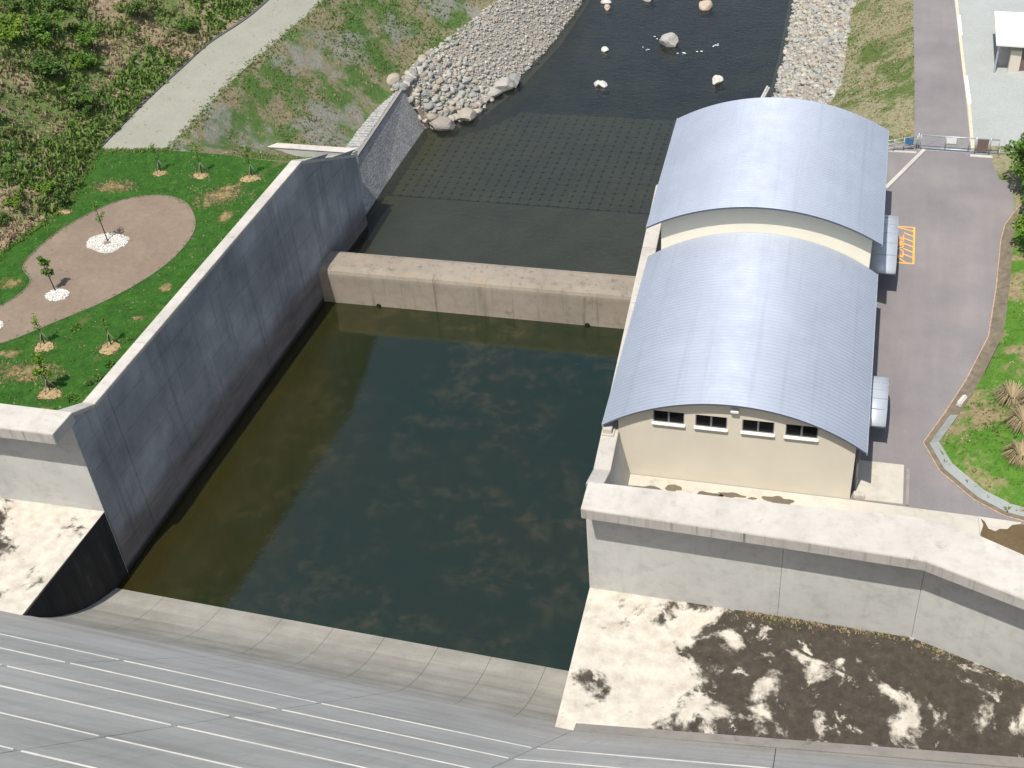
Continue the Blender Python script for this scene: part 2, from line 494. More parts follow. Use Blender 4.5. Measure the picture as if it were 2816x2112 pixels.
M['leafd'] = leaf_mat('dark_bush_leaves', [(.055, .105, .022), (.09, .16, .034), (.13, .21, .045)])
M['weeds'] = leaf_mat('hillside_weed_leaves', [(.38, .29, .19), (.48, .38, .255), (.29, .24, .135), (.125, .20, .045), (.165, .26, .058), (.10, .165, .04)])
M['straw'] = leaf_mat('dry_straw', [(.20, .19, .08), (.36, .28, .17), (.44, .35, .23)])

# ------------------------------------------------------------------ terrain
ZW, ZD, LZ = -10.5, -8.9, 3.5
def wx(y): return -35.34 + (y + 3.05) * .1034          # channel face of the west training wall
def ex(y): return -0.72 - max(y, -4) * .036            # channel face of the east training wall
# cross-sections: y, foot, path_right(x), b1, b2, b3, w, bedL, bedR, rw, rb, rg, rr   (x,z)
ST = []
def section(y, foot, pr, b1, b2, b3, w, bl, br, rw, rb, rg, rr, hill=.72):
    ST.append((y, [(-260, LZ + 70), (foot - 60, LZ + 60 * hill * .8), (foot - 14, LZ + 14 * hill), (foot, LZ), pr, b1, b2, b3, w, bl, br, rw, rb, rg, rr, (70, rr[1] + 3), (300, 40)]))
def south(y, foot):
    a, b = wx(y), ex(y)
    section(y, foot, (-46, LZ), (-43, LZ), (-39, LZ), (a - .45, LZ), (a - .35, -13), (a + 2, -13), (b - 2, -13), (b + .3, -13), (b + .4, -.02), (16, 0), (26, 0))
for y, f in ((-5.0, -54), (4, -53.2), (13, -52), (20, -49.9), (26.5, -51.2)): south(y, f)
a, b = wx(28.6), ex(28.6)
section(29.0, -51.3, (-44.9, LZ), (-42, LZ), (-38, LZ), (a - .45, LZ), (a - .35, -10.2), (a + 2, -10.2), (b - 2, -10.2), (b + .3, -10.2), (b + .4, -.02), (16, 0), (26, 0))
section(33.5, -51.0, (-44.6, LZ), (-42, 1.9), (-37.5, .7), (wx(33.5) - .45, .3), (wx(33.5) - .35, -10.2), (-29, -10.2), (-4, -10.2), (-1.6, -10.2), (-1.5, -.5), (16, -.02), (26, 0))
section(37.9, -50.8, (-44.4, LZ), (-41, -.6), (-37, -1.7), (-31.8, -2.0), (-31.7, -10.2), (-28, -10.2), (-5, -10.2), (-2.1, -10.2), (-2.0, -2.5), (16.2, -.1), (26, 0))
section(38.9, -50.75, (-44.3, LZ), (-40.6, .0), (-34.4, -3.6), (-33.2, -4.06), (-33.1, -10.2), (-28, -10.2), (-5, -10.2), (-2, -10.2), (1.2, -4), (17, -.1), (25, 0))
section(44, -50.2, (-43.9, LZ), (-39.5, 0), (-34.2, -4.05), (-33.2, -4.06), (-33.1, -10.2), (-28, -10.2), (-5, -10.2), (-1.5, -10.2), (2.5, -4), (18.3, -.02), (24, 0))
section(50, -49.4, (-42.8, LZ), (-39, .3), (-33.7, -4.05), (-32.9, -4.06), (-32.8, -10.2), (-27, -10.2), (-4, -10.2), (.2, -10.2), (5, -4), (18.4, -.02), (24, 0))
section(55.6, -48, (-41.6, LZ), (-37.5, .2), (-33.0, -3.6), (-32.4, -4.0), (-32.2, -10.2), (-27, -10.2), (-2, -10.2), (1.6, -10.0), (10.4, -3.6), (18.3, -.02), (24, 0))
section(56.6, -47.8, (-41.5, LZ), (-37.4, .2), (-33.0, -3.5), (-31.8, -3.7), (-28.6, -9.7), (-25, -10.2), (-2, -10.2), (1.8, -10.0), (10.8, -3.6), (18.3, -.02), (24, 0))
section(60, -47.2, (-41.0, LZ), (-37, .3), (-32.8, -3.2), (-31.4, -3.6), (-25.6, -9.6), (-22, -10.2), (0, -10.2), (2.6, -9.8), (11.6, -3.5), (18.2, -.02), (24, 0))
section(68, -46.0, (-40.0, LZ), (-35, .2), (-30.5, -3.0), (-28.6, -3.6), (-22.6, -9.6), (-19, -10.1), (1, -10.1), (4.1, -9.6), (11.7, -3.5), (18.0, -.02), (24, 0))
section(77, -45.0, (-39.0, LZ), (-33, .2), (-28, -3.0), (-25.8, -3.6), (-20.6, -9.6), (-17, -10.1), (1, -10.1), (4.4, -9.6), (11.9, -3.5), (17.8, -.02), (24, 0))
section(90, -43.0, (-37.0, LZ), (-30, .2), (-25, -3.0), (-23, -3.6), (-19.3, -9.6), (-16, -10.1), (1, -10.1), (4.4, -9.6), (12, -3.5), (17.6, -.02), (24, 0))
section(120, -42, (-36, LZ), (-29, .2), (-24, -3.0), (-22, -3.6), (-18, -9.6), (-15, -10.1), (1, -10.1), (4, -9.6), (12, -3.5), (17.6, -.02), (24, 0))
section(420, -42, (-36, LZ), (-29, .2), (-24, -3.0), (-22, -3.6), (-18, -9.6), (-15, -10.1), (1, -10.1), (4, -9.6), (12, -3.5), (17.6, -.02), (24, 0))

def cross(y):
    for i in range(len(ST) - 1):
        y0, c0 = ST[i]; y1, c1 = ST[i + 1]
        if y <= y1 or i == len(ST) - 2:
            t = min(1, max(0, (y - y0) / (y1 - y0)))
            return [(p[0] + (q[0] - p[0]) * t, p[1] + (q[1] - p[1]) * t) for p, q in zip(c0, c1)]
def hz(x, y):
    c = cross(y)
    for i in range(len(c) - 1):
        if x <= c[i + 1][0]:
            t = (x - c[i][0]) / max(1e-6, c[i + 1][0] - c[i][0])
            return c[i][1] + (c[i + 1][1] - c[i][1]) * t + wob(x, y, i)
    return c[-1][1]
def wob(x, y, i):
    if i <= 2:
        c = cross(y); d = min(1, max(0, (c[3][0] - x) / 4))
        return (mnoise.noise((x * .16, y * .16, 1)) * 1.1 + mnoise.noise((x * .5, y * .5, 4)) * .35) * d
    return 0
def make_terrain():
    mats = ['hill', 'hill', 'hill', 'slope', 'slope', 'slope', 'slope', 'rockbase', 'bed', 'bed', 'bed', 'rockbase', 'rgrass', 'gravelyard', 'gravelyard', 'hill']
    sub = [4, 10, 14, 4, 4, 5, 2, 5, 2, 6, 2, 5, 5, 4, 4, 4]
    ys = []
    for i in range(len(ST) - 1):
        y0, y1 = ST[i][0], ST[i + 1][0]
        n = max(1, int(min(y1 - y0, 80) / 2.2))
        ys += [y0 + (y1 - y0) * k / n for k in range(n)]
    ys.append(ST[-1][0])
    rows = []; band = []
    for y in ys:
        c = cross(y); r = []
        for i in range(len(c) - 1):
            for k in range(sub[i]):
                t = k / sub[i]
                x = c[i][0] + (c[i + 1][0] - c[i][0]) * t
                r.append((x, y, c[i][1] + (c[i + 1][1] - c[i][1]) * t + (wob(x, y, i) if k or i < 3 else 0)))
        r.append((c[-1][0], y, c[-1][1])); rows.append(r)
    for i in range(16): band += [i] * sub[i]
    nc = len(rows[0])
    v = [p for r in rows for p in r]; f = []; mi = []
    order = ['hill', 'slope', 'rockbase', 'bed', 'rgrass', 'gravelyard', 'lawn', 'basinbed', 'asphalt']
    for j in range(len(rows) - 1):
        for i in range(nc - 1):
            f.append((j * nc + i, j * nc + i + 1, (j + 1) * nc + i + 1, (j + 1) * nc + i))
            m = mats[band[i]]
            y = ys[j]
            if m == 'bed' and y < 28: m = 'basinbed'
            if band[i] in (12, 13) and y < 43: m = 'asphalt'
            if band[i] == 14 and y < 43: m = 'rgrass'
            mi.append(order.index(m))
    me = bpy.data.meshes.new('terrain'); me.from_pydata(v, [], f)
    for n in order: me.materials.append(M[n])
    me.polygons.foreach_set('material_index', mi)
    me.polygons.foreach_set('use_smooth', [True] * len(f))
    return tag(obj('terrain', me), kind='structure')
make_terrain()

def sheet(name, poly, z, mat, kind='structure', label=None, cat=None, zf=None):
    me = bpy.data.meshes.new(name)
    v = [Vector((p[0], p[1], z)) for p in poly]
    tris = tessellate_polygon([v])
    fs = []
    for t in tris:
        p, q, r = (v[i] for i in t)
        fs.append(t if (q - p).cross(r - p).z > 0 else (t[0], t[2], t[1]))
    me.from_pydata([tuple(p) for p in v], [], fs); me.update()
    return tag(obj(name, me, None, mat), label, cat, None, kind)

def smooth_poly(pts, n=6, closed=True):
    out = []; m = len(pts)
    for i in range(m if closed else m - 1):
        p0 = Vector(pts[(i - 1) % m] if closed or i > 0 else pts[i]); p1 = Vector(pts[i]); p2 = Vector(pts[(i + 1) % m])
        p3 = Vector(pts[(i + 2) % m] if closed or i + 2 < m else pts[(i + 1) % m])
        for k in range(n):
            t = k / n
            out.append(.5 * ((2 * p1) + (-p0 + p2) * t + (2 * p0 - 5 * p1 + 4 * p2 - p3) * t * t + (-p0 + 3 * p1 - 3 * p2 + p3) * t ** 3))
    if not closed: out.append(Vector(pts[-1]))
    return out

# lawn, gravel path, soil bed
lawn = [(-54.5, -5.0), (-36.2, -5.0), (wx(0) - .6, -2.5), (wx(28.6) - .6, 28.6), (-36.1, 28.9), (-40, 29.3), (-45.4, 29.4), (-48, 28.7), (-51.2, 28.4), (-49.8, 20.2), (-51.0, 16.0), (-52.0, 13.0), (-53.4, 4)]
sheet('lawn', lawn, LZ + .004, M['lawn'])
path = smooth_poly([(-51.2, 28.3), (-50.7, 37.7), (-50.0, 44), (-49.4, 49.0), (-47.8, 54.2), (-47.0, 59.0), (-45, 76), (-43, 92)], 5, False) \
     + list(reversed(smooth_poly([(-45.3, 29.3), (-44.7, 34), (-44.3, 40.2), (-43.5, 46), (-42.4, 52.1), (-41.1, 59.5), (-39.2, 76), (-37, 92)], 5, False)))
sheet('gravel_path', path, LZ + .012, M['path'])
soil = smooth_poly([(-39.0, 21.0), (-37.3, 17.9), (-37.6, 13.4), (-39.8, 8.9), (-42.9, 5.3), (-45.8, 2.3), (-49.5, .5), (-51.5, 3), (-48.1, 6.6), (-47.4, 9.5), (-49.1, 11.5), (-49.0, 14.7), (-48.0, 17.8), (-45.8, 21.0), (-43.4, 22.3), (-41.0, 22.3)], 6)
sheet('bare_soil_bed', soil, LZ + .010, M['soil'])
m = MB()
ring = soil
for i in range(len(ring)):
    p, q = ring[i], ring[(i + 1) % len(ring)]
    d = (q - p); nrm = Vector((-d.y, d.x)).normalized() * .03
    m.hexa([(p.x - nrm.x, p.y - nrm.y, LZ), (q.x - nrm.x, q.y - nrm.y, LZ), (q.x + nrm.x, q.y + nrm.y, LZ), (p.x + nrm.x, p.y + nrm.y, LZ),
            (p.x - nrm.x, p.y - nrm.y, LZ + .05), (q.x - nrm.x, q.y - nrm.y, LZ + .05), (q.x + nrm.x, q.y + nrm.y, LZ + .05), (p.x + nrm.x, p.y + nrm.y, LZ + .05)])
tag(m.build('bed_edging', simple('grey_plastic_edging', (.17, .145, .115), .8)), 'thin brownish edging strip curving around the bare soil bed', 'edging')
# kerb drain along the path's west edge
pl = smooth_poly([(-51.35, 28.2), (-50.85, 37.7), (-50.15, 44), (-49.55, 49.0), (-47.95, 54.2), (-47.15, 59.0), (-45.15, 76), (-43.2, 92)], 6, False)
m = MB()
for i in range(len(pl) - 1):
    p, q = pl[i], pl[i + 1]; d = (q - p).normalized(); nrm = Vector((-d.y, d.x)) * .13
    m.hexa([(p.x - nrm.x, p.y - nrm.y, LZ - .1), (q.x - nrm.x, q.y - nrm.y, LZ - .1), (q.x + nrm.x, q.y + nrm.y, LZ - .1), (p.x + nrm.x, p.y + nrm.y, LZ - .1),
            (p.x - nrm.x, p.y - nrm.y, LZ + .10), (q.x - nrm.x, q.y - nrm.y, LZ + .10), (q.x + nrm.x, q.y + nrm.y, LZ + .10), (p.x + nrm.x, p.y + nrm.y, LZ + .10)])
tag(m.build('path_edging', simple('dark_grey_edging', (.085, .088, .095), .8)), 'dark grey edging between gravel path and weedy hillside', 'edging')

# ------------------------------------------------------------------ water
wpoly = [(wx(-16) - .2, -16), (ex(-16) + .2, -16), (ex(27.9) + .2, 29), (wx(28.5) - .2, 29)]
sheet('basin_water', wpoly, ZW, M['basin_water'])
sheet('river_water', [(wx(30) - .2, 29.5), (ex(30) + .2, 29.5), (-1.5, 38), (7, 48), (9, 60), (9, 120), (9, 420), (-26, 420), (-26, 90), (-32.0, 60), (-32.0, 40), (wx(37) - .2, 37)], ZD, M['river_water'])

# ------------------------------------------------------------------ dam
K, SK, OFF = .81, .055, -15.2
def fy(x, z):                     # y of the sloping face
    if x <= 0: return OFF - K * (z + 4.45) - SK * (x + 35.7)
    return OFF - K * (z + 4.45) - SK * 35.7 + .09 * x
# toe bucket profile (dy from face origin, z)
PROF = [(-15.02, -4.62), (-14.45, -5.45), (-13.6, -6.45), (-12.7, -7.35), (-11.7, -8.2), (-10.5, -9.05), (-9.2, -9.75), (-7.6, -10.4), (-6.3, -10.95), (-5.2, -11.9), (-4.5, -13.1)]
dam = tag(empty('dam', (0, -20, 0)), 'grey concrete gravity dam face with pale horizontal lift lines below the viewer', 'dam')
def child(o, p):
    o.parent = p; o.matrix_parent_inverse = p.matrix_world.inverted() if False else Matrix.Translation(-Vector(p.location))
    return o
lifts = [-4.6, 1.1, 5.4, 9.7, 14.0, 18.4, 22.8, 27.0, 31.3, 35.6, 40, 46]
joints = [-80, -57.4, -45.8, -34.2, -22.6, -11.0, 0.55, 12.1, 23.7, 35.3, 60]
for li in range(len(lifts) - 1):
    for ji in range(len(joints) - 1):
        x0, x1 = joints[ji] + .02, joints[ji + 1] - .02
        z0, z1 = lifts[li], lifts[li + 1]
        step = .10 if z0 > 0 else .0
        # each lift stands a hand's breadth proud of the lift above: a ledge at its top
        nseg = 2
        mm = MB()
        p = []
        for (x, z, o) in ((x0, z0, 0), (x1, z0, 0), (x1, z1, 0), (x0, z1, 0)):
            p.append((x, fy(x, z) + (.05 + .012 * random.random()), z))
        b0 = [(q[0], q[1] - 3.0, q[2] - .0) for q in p]
        mm.hexa([b0[0], b0[1], p[1], p[0], b0[3], b0[2], p[2], p[3]])
        o = mm.build('lift_panel', M['dam']); child(o, dam)
        if z1 > 2 and li < len(lifts) - 2 :
            lm = MB()
            y0_, y1_ = fy(x0, z1), fy(x1, z1)
            e = .12
            lm.hexa([(x0 + .12, y0_ - .3, z1 - .09), (x1 - .12, y1_ - .3, z1 - .09), (x1 - .12, y1_ + .115, z1 - .09), (x0 + .12, y0_ + .115, z1 - .09),
                     (x0 + .12, y0_ - .3, z1 + .02), (x1 - .12, y1_ - .3, z1 + .02), (x1 - .12, y1_ + .095, z1 + .02), (x0 + .12, y0_ + .095, z1 + .02)])
            child(lm.build('lift_ledge', M['ledge'], None), dam)
# core behind the panels (seen only in the joints)
mm = MB()
mm.hexa([(-80, fy(-80, -4.5) - .2, -4.5), (0, fy(0, -4.5) - .2, -4.5), (0, -90, -4.5), (-80, -90, -4.5), (-80, fy(-80, 45.5) - .2, 45.5), (0, fy(0, 45.5) - .2, 45.5), (0, -90, 45.5), (-80, -90, 45.5)])
mm.hexa([(0.01, fy(0.01, -4.5) - .2, -4.5), (60, fy(60, -4.5) - .2, -4.5), (60, -90, -4.5), (0.01, -90, -4.5), (0.01, fy(0.01, 45.5) - .2, 45.5), (60, fy(60, 45.5) - .2, 45.5), (60, -90, 45.5), (0.01, -90, 45.5)])
child(mm.build('dam_core', M['dam']), dam)
# curved toe between the training walls, cast in bays
bays = [-36.6, -31.9, -27.3, -22.6, -18.7, -14.9, -11.0, -7.2, -3.4, .15]
for bi in range(len(bays) - 1):
    for (a, b) in ((0, 10),):
        mm = MB(); x0, x1 = bays[bi] + .012, bays[bi + 1] - .012
        pts = []
        sub = []
        for i in range(a, b):
            for k in range(5):
                t = k / 5; sub.append((PROF[i][0] + (PROF[i + 1][0] - PROF[i][0]) * t, PROF[i][1] + (PROF[i + 1][1] - PROF[i][1]) * t))
        sub.append(PROF[b])
        sub[0] = (sub[0][0] + (.012 if a else -.03), sub[0][1] - (.01 if a else -.03)); sub[-1] = (sub[-1][0] - .008, sub[-1][1] + .004)
        top = []; bot = []
        for (yy, zz) in sub:
            q_ = .055 - .018 * (zz + 4.6) / -5.9; s0, s1 = -q_ * (x0 + 35.7), -q_ * (x1 + 35.7)
            top.append(((x0, yy + s0, zz), (x1, yy + s1, zz))); bot.append(((x0, yy + s0 - 1.2, zz - 1.5), (x1, yy + s1 - 1.2, zz - 1.5)))
        v = []
        for (l, r), (bl, br) in zip(top, bot): v += [l, r, bl, br]
        n = len(top); f = []
        for i in range(n - 1):
            o4 = 4 * i
            f += [(o4, o4 + 1, o4 + 5, o4 + 4), (o4 + 2, o4 + 6, o4 + 7, o4 + 3), (o4, o4 + 4, o4 + 6, o4 + 2), (o4 + 1, o4 + 3, o4 + 7, o4 + 5)]
        f += [(0, 2, 3, 1), (4 * n - 4, 4 * n - 3, 4 * n - 1, 4 * n - 2)]
        mm.add(v, f)
        o = child(mm.build('toe_panel', M['toe']), dam)

# benches at the foot of the abutment faces
m = MB()
ZB = -4.08
yd = lambda x: fy(x, ZB) - .5
m.prism([(-80, yd(-80)), (wx(-17) - .02, yd(wx(-17))), (wx(-5.75), -5.75), (-80, -5.75)], -13.2, ZB)
tag(m.build('west_bench', M['bench_l']), kind='structure')
def wet_mat():
    m = Mat('black_stained_wet_concrete', .8, .3)
    b = m.ramp(m.noise(1.0, 6, .7, m.coords((.8, .8, .12))), [(.35, (.012, .012, .012)), (.6, (.028, .027, .026)), (.78, (.085, .08, .075))])
    m.base(b); m.bump(m.noise(2.5, 5), .3, .03)
    return m.m
M['wetblack'] = wet_mat()
m = MB(); m.hexa([(wx(-17.2) - .3, -17.2, -13.2), (wx(-17.2) + .012, -17.2, -13.2), (wx(-5.8) + .012, -5.8, -13.2), (wx(-5.8) - .3, -5.8, -13.2),
                  (wx(-17.2) - .3, -17.2, ZB - .04), (wx(-17.2) + .012, -17.2, ZB - .04), (wx(-5.8) + .012, -5.8, ZB - .04), (wx(-5.8) - .3, -5.8, ZB - .04)])
tag(m.build('bench_side', M['wetblack']), kind='structure')
m = MB()
m.hexa([(.6, fy(.6, ZB) - .2, ZB - .3), (60, fy(60, -3.2) - .2, -3.5), (60, fy(60, -3.2) + .9, -3.5), (.6, fy(.6, ZB) + .55, ZB - .3),
        (.6, fy(.6, ZB) - .2, ZB + .35), (60, fy(60, -3.2) - .2, -2.55), (60, fy(60, -3.2) + .9, -2.98), (.6, fy(.6, ZB) + .55, ZB + .02)])
tag(m.build('bench_haunch', M['drainlike']), kind='structure')
m = MB()
m.prism([(ex(-17.5) + .02, fy(0, ZB) - .5), (14, fy(14, ZB) - .5), (60, fy(60, -3.2) - .5), (60, -22), (60, -10), (25.5, -9.0), (19.4, -7.2), (ex(-6.6) + .0, -6.6)], -13.2, [ZB, -3.85, -3.0, -3.0, -3.0, -3.6, -3.75, ZB])
tag(m.build('east_bench', M['bench_r']), kind='structure')

# ------------------------------------------------------------------ west training wall
ww = tag(empty('training_wall', (-34, 12, LZ)), 'long shaded concrete training wall beside the lawn, left side of the basin', 'wall')
def topz(y):
    if y < -5.2: return 4.0
    if y < -3.1: return 4.85 + (3.8 - 4.85) * (y + 5.2) / 2.1
    if y < 28.64: return 3.8
    return 3.8 + (-1.1 - 3.8) * (y - 28.64) / (37.9 - 28.64)
ysw = [-5.72, -5.2, -3.1, 4.0, 12.5, 21, 28.64, 33, 37.9]
m = MB()
for i in range(len(ysw) - 1):
    y0, y1 = ysw[i], ysw[i + 1]
    z0 = topz(y0 + 1e-4) if i else 4.0; z1 = topz(y1 - 1e-4) if i else 4.0
    gap = 0
    m.hexa([(wx(y0) - 2.3, y0, -13.2), (wx(y0) - .03, y0, -13.2), (wx(y1) - .03, y1, -13.2), (wx(y1) - 2.3, y1, -13.2),
            (wx(y0) - .85, y0, z0 - .02), (wx(y0) - .03, y0, z0 - .02), (wx(y1) - .03, y1, z1 - .02), (wx(y1) - .85, y1, z1 - .02)])
child(m.build('wall_core', M['channel']), ww)
# formwork panels on the channel face
cols = [-5.7, -3.1, -1.6, 2.2, 6.0, 9.8, 13.6, 17.4, 21.2, 25.0, 28.64, 33.2, 37.9]
rows_ = [-13, -10.2, -7.8, -5.4, -3.0, -.6, 1.8, 3.8]
for i in range(len(cols) - 1):
    y0, y1 = cols[i] + .012, cols[i + 1] - .012
    if i in (1,): y1 -= .10                     # open contraction joint
    for j in range(len(rows_) - 1):
        z0, z1 = rows_[j] + .012, rows_[j + 1] - .012
        if j == len(rows_) - 2: z1a, z1b = topz(y0 + .02) - .03, topz(y1 - .02) - .03
        else: z1a, z1b = min(z1, topz(y0 + .02) - .03), min(z1, topz(y1 - .02) - .03)
        if i == 0 and j == len(rows_) - 2: z1a = min(z1a, 4.75)
        if z1a < z0 + .05 and z1b < z0 + .05: continue
        z1b = max(z1b, z0 + .02); z1a = max(z1a, z0 + .02)
        d = random.uniform(0, .018)
        mm = MB()
        mm.hexa([(wx(y0) - .06, y0, z0), (wx(y0) + d, y0, z0), (wx(y1) + d, y1, z0), (wx(y1) - .06, y1, z0),
                 (wx(y0) - .06, y0, z1a), (wx(y0) + d, y0, z1a), (wx(y1) + d, y1, z1b), (wx(y1) - .06, y1, z1b)])
        child(mm.build('formwork_panel', M['channel']), ww)
# pale wall-top slabs
capy = [-5.2, -3.1, 3.6, 10.3, 17.0, 23.0, 28.64, 37.95]
for i in range(len(capy) - 1):
    y0, y1 = capy[i], capy[i + 1] - .015
    z0, z1 = topz(y0 + 1e-3), topz(y1 - 1e-3)
    mm = MB()
    wd0 = wd1 = .92
    if i == 0: wd0 = 1.25
    mm.hexa([(wx(y0) - wd0, y0, z0 - .3), (wx(y0) + .035, y0, z0 - .3), (wx(y1) + .035, y1, z1 - .3), (wx(y1) - wd1, y1, z1 - .3),
             (wx(y0) - wd0, y0, z0 + .03), (wx(y0) + .035, y0, z0 + .03), (wx(y1) + .035, y1, z1 + .03), (wx(y1) - wd1, y1, z1 + .03)])
    child(mm.build('wall_cap', M['coping'], None, .03), ww)
# dam-side parapet with its broad coping
pw = tag(empty('parapet_wall', (-45, -6, -4)), 'sunlit concrete parapet wall with broad coping, left end beside the lawn', 'wall')
m = MB(); m.prism([(-80, -5.75), (wx(-5.75) - .0, -5.75), (wx(-5.1) - .05, -5.05), (-80, -5.05)], -4.4, 4.06)
child(m.build('wall_face', M['wall']), pw)
xs = [-80, -60, -49.5, wx(-7.4)]
for i in range(3):
    m = MB(); x0, x1 = xs[i], xs[i + 1] - (.015 if i < 2 else 0)
    m.prism([(x0, -7.35), (x1, -7.45), (x1 if i < 2 else wx(-5.2) + .03, -5.205), (x0, -5.1)], 4.05, 4.95)
    child(m.build('coping', M['coping'], None, .03), pw)
    m = MB(); m.prism([(x0, -7.37), (x1 - .04, -7.47), (x1 - .04, -7.40), (x0, -7.30)], 4.05, 4.86)
    child(m.build('fascia', M['fascia']), pw)
# wing wall running back into the bank at the downstream end
m = MB(); m.prism([(-41.5, 38.05), (-31.55, 37.95), (-31.2, 38.65), (-41.5, 38.75)], -6, [-1.0, -1.08, -1.08, -1.0])
wgw = tag(empty('wing_wall', (-36, 38.4, -3)), 'low concrete wing wall running into the grass bank from the training wall end', 'wall')
child(m.build('wall_body', M['wall'], None, .02), wgw)
m = MB(); m.prism([(-41.55, 37.98), (-31.95, 37.9), (-31.1, 38.72), (-41.55, 38.82)], -1.0, -.93)
child(m.build('wall_cap', M['coping'], None, .015), wgw)

# ------------------------------------------------------------------ weir
wr = tag(empty('weir', (-17, 29.4, ZW)), 'low tan concrete weir with rounded crest across the basin outlet', 'weir')
prof = [(27.75, -13.2), (27.72, -7.55), (27.74, -7.3), (27.85, -7.02), (28.05, -6.85), (28.35, -6.78), (30.2, -6.78), (30.6, -6.86), (30.9, -7.1), (31.0, -7.4), (31.4, -13.2)]
wj = [wx(29) - .3, -25.0, -18.2, -11.5, ex(29) + .4]
for i in range(4):
    x0, x1 = wj[i] + .003, wj[i + 1] - .003
    n = len(prof)
    v = [(x0, p[0], p[1]) for p in prof] + [(x1, p[0], p[1]) for p in prof]
    f = [tuple(range(n - 1, -1, -1)), tuple(range(n, 2 * n))] + [(k, (k + 1) % n, n + (k + 1) % n, n + k) for k in range(n)]
    mm = MB().add(v, f)
    child(mm.build('weir_block', M['weir']), wr)
for x in (-26.9, -7.7):
    mm = MB().tube([(x, 27.9, ZW + .06), (x, 27.70, ZW + .06)], .24, 14)
    child(mm.build('drain_hole', M['dark']), wr)

# ------------------------------------------------------------------ east training wall + parapet
ew = tag(empty('training_wall', (-.5, 10, 0)), 'concrete training wall running under the metal-roofed building, right side of the basin', 'wall')
def topr(y):
    if y < -3.75: return 4.85 + (3.8 - 4.85) * (y + 6.05) / 2.3
    if y < 28.6: return 3.8
    return 3.8 - 5.2 * (y - 28.6) / 9.4
m = MB()
yse = [-6.6, -6.05, -3.75, 0, 8, 16, 24, 28.6, 33, 38]
for i in range(len(yse) - 1):
    y0, y1 = yse[i], yse[i + 1]
    z0 = topr(y0) if i else 4.0; z1 = topr(y1 - 1e-4) if i else 4.0
    m.hexa([(ex(y0), y0, -13.2), (ex(y0) + 4.3, y0, -13.2), (ex(y1) + 4.3, y1, -13.2), (ex(y1), y1, -13.2),
            (ex(y0), y0, z0 - .02), (ex(y0) + .98, y0, z0 - .02), (ex(y1) + .98, y1, z1 - .02), (ex(y1), y1, z1 - .02)])
child(m.build('wall_body', M['wall']), ew)
capy = [-6.05, -3.75, -.04, 6.5, 13.2, 20, 28.6, 38.05]
for i in range(len(capy) - 1):
    y0, y1 = capy[i], capy[i + 1] - .02
    z0, z1 = topr(y0 + 1e-3), topr(y1 - 1e-3)
    mm = MB()
    mm.hexa([(ex(y0) - .04, y0, z0 - .3), (ex(y0) + 1.02, y0, z0 - .3), (ex(y1) + 1.02, y1, z1 - .3), (ex(y1) - .04, y1, z1 - .3),
             (ex(y0) - .04, y0, z0 + .03), (ex(y0) + 1.02, y0, z0 + .03), (ex(y1) + 1.02, y1, z1 + .03), (ex(y1) - .04, y1, z1 + .03)])
    child(mm.build('wall_cap', M['coping'], None, .03), ew)
pe = tag(empty('parapet_wall', (12, -7, -4)), 'sunlit concrete parapet wall with broad pale coping in front of the cream building', 'wall')
faceP = [(ex(-6.6) + .0, -6.62), (11.35, -7.0), (19.35, -7.35), (32, -11.9), (60, -22)]
nearP = [(ex(-8.3) + .1, -8.28), (11.3, -8.66), (19.05, -9.0), (31.5, -13.5), (60, -23.8)]
farP = [(ex(-6) + .1, -6.0), (11.3, -5.92), (18.3, -5.72), (20.6, -5.95), (32, -11.2), (60, -21)]
fb = [(ex(-6.6) + .0, -6.05), (11.35, -6.2), (19.5, -6.5), (32.2, -11.2), (60, -21.3)]
for i in range(4):
    m = MB(); g = .02 if i < 2 else 0
    m.prism([faceP[i], (faceP[i + 1][0] - g, faceP[i + 1][1]), (fb[i + 1][0] - g, fb[i + 1][1]), fb[i]], -4.6, 4.2)
    child(m.build('wall_face', M['wall']), pe)
m = MB(); m.prism(nearP + list(reversed(farP)), 4.21, 5.0)
child(m.build('coping', M['coping'], None, .03), pe)
for i in range(4):
    m = MB(); a, b = Vector(nearP[i]), Vector(nearP[i + 1]); d = (b - a).normalized(); nn = Vector((d.y, -d.x)) * .025
    a2, b2 = a + d * (.03 if i == 0 else 0), b - d * .02
    m.prism([tuple(a2 + nn), tuple(b2 + nn), tuple(b2 - nn * 2), tuple(a2 - nn * 2)], 4.21, 4.93)
    child(m.build('fascia', M['fascia']), pe)

# ------------------------------------------------------------------ powerhouse
bh = tag(empty('powerhouse', (7.5, 16, 0)), 'cream powerhouse with two stepped curved grey metal roofs beside the basin', 'building')
XC, HS = 7.5, 8.12
def arcz(x, eave, apex):
    s = apex - eave; R = (HS * HS + s * s) / (2 * s)
    return apex - R + math.sqrt(R * R - (x - XC) ** 2)
E1, A1, E2, A2 = 4.66, 7.42, 7.78, 10.12
wins = [(2.51, 4.47), (5.16, 7.12), (8.05, 10.0), (10.69, 12.64)]
WZ0, WZ1 = 4.88, 5.84
m = MB()
def strip(mb, x0, x1, y0, y1, zb, topf, n=1):
    for k in range(n):
        a = x0 + (x1 - x0) * k / n; b = x0 + (x1 - x0) * (k + 1) / n
        zb0 = zb(a) if callable(zb) else zb; zb1 = zb(b) if callable(zb) else zb
        za = topf(a) if callable(topf) else topf; zc = topf(b) if callable(topf) else topf
        mb.hexa([(a, y0, zb0), (b, y0, zb1), (b, y1, zb1), (a, y1, zb0), (a, y0, za), (b, y0, zc), (b, y1, zc), (a, y1, za)])
top1 = lambda x: arcz(x, E1, A1) - .16
xx = .28
for (w0, w1) in wins:
    strip(m, xx, w0, 0, .28, -.1, top1, 3)
    strip(m, w0, w1, 0, .28, -.1, WZ0, 1); strip(m, w0, w1, 0, .28, WZ1, top1, 3)
    xx = w1
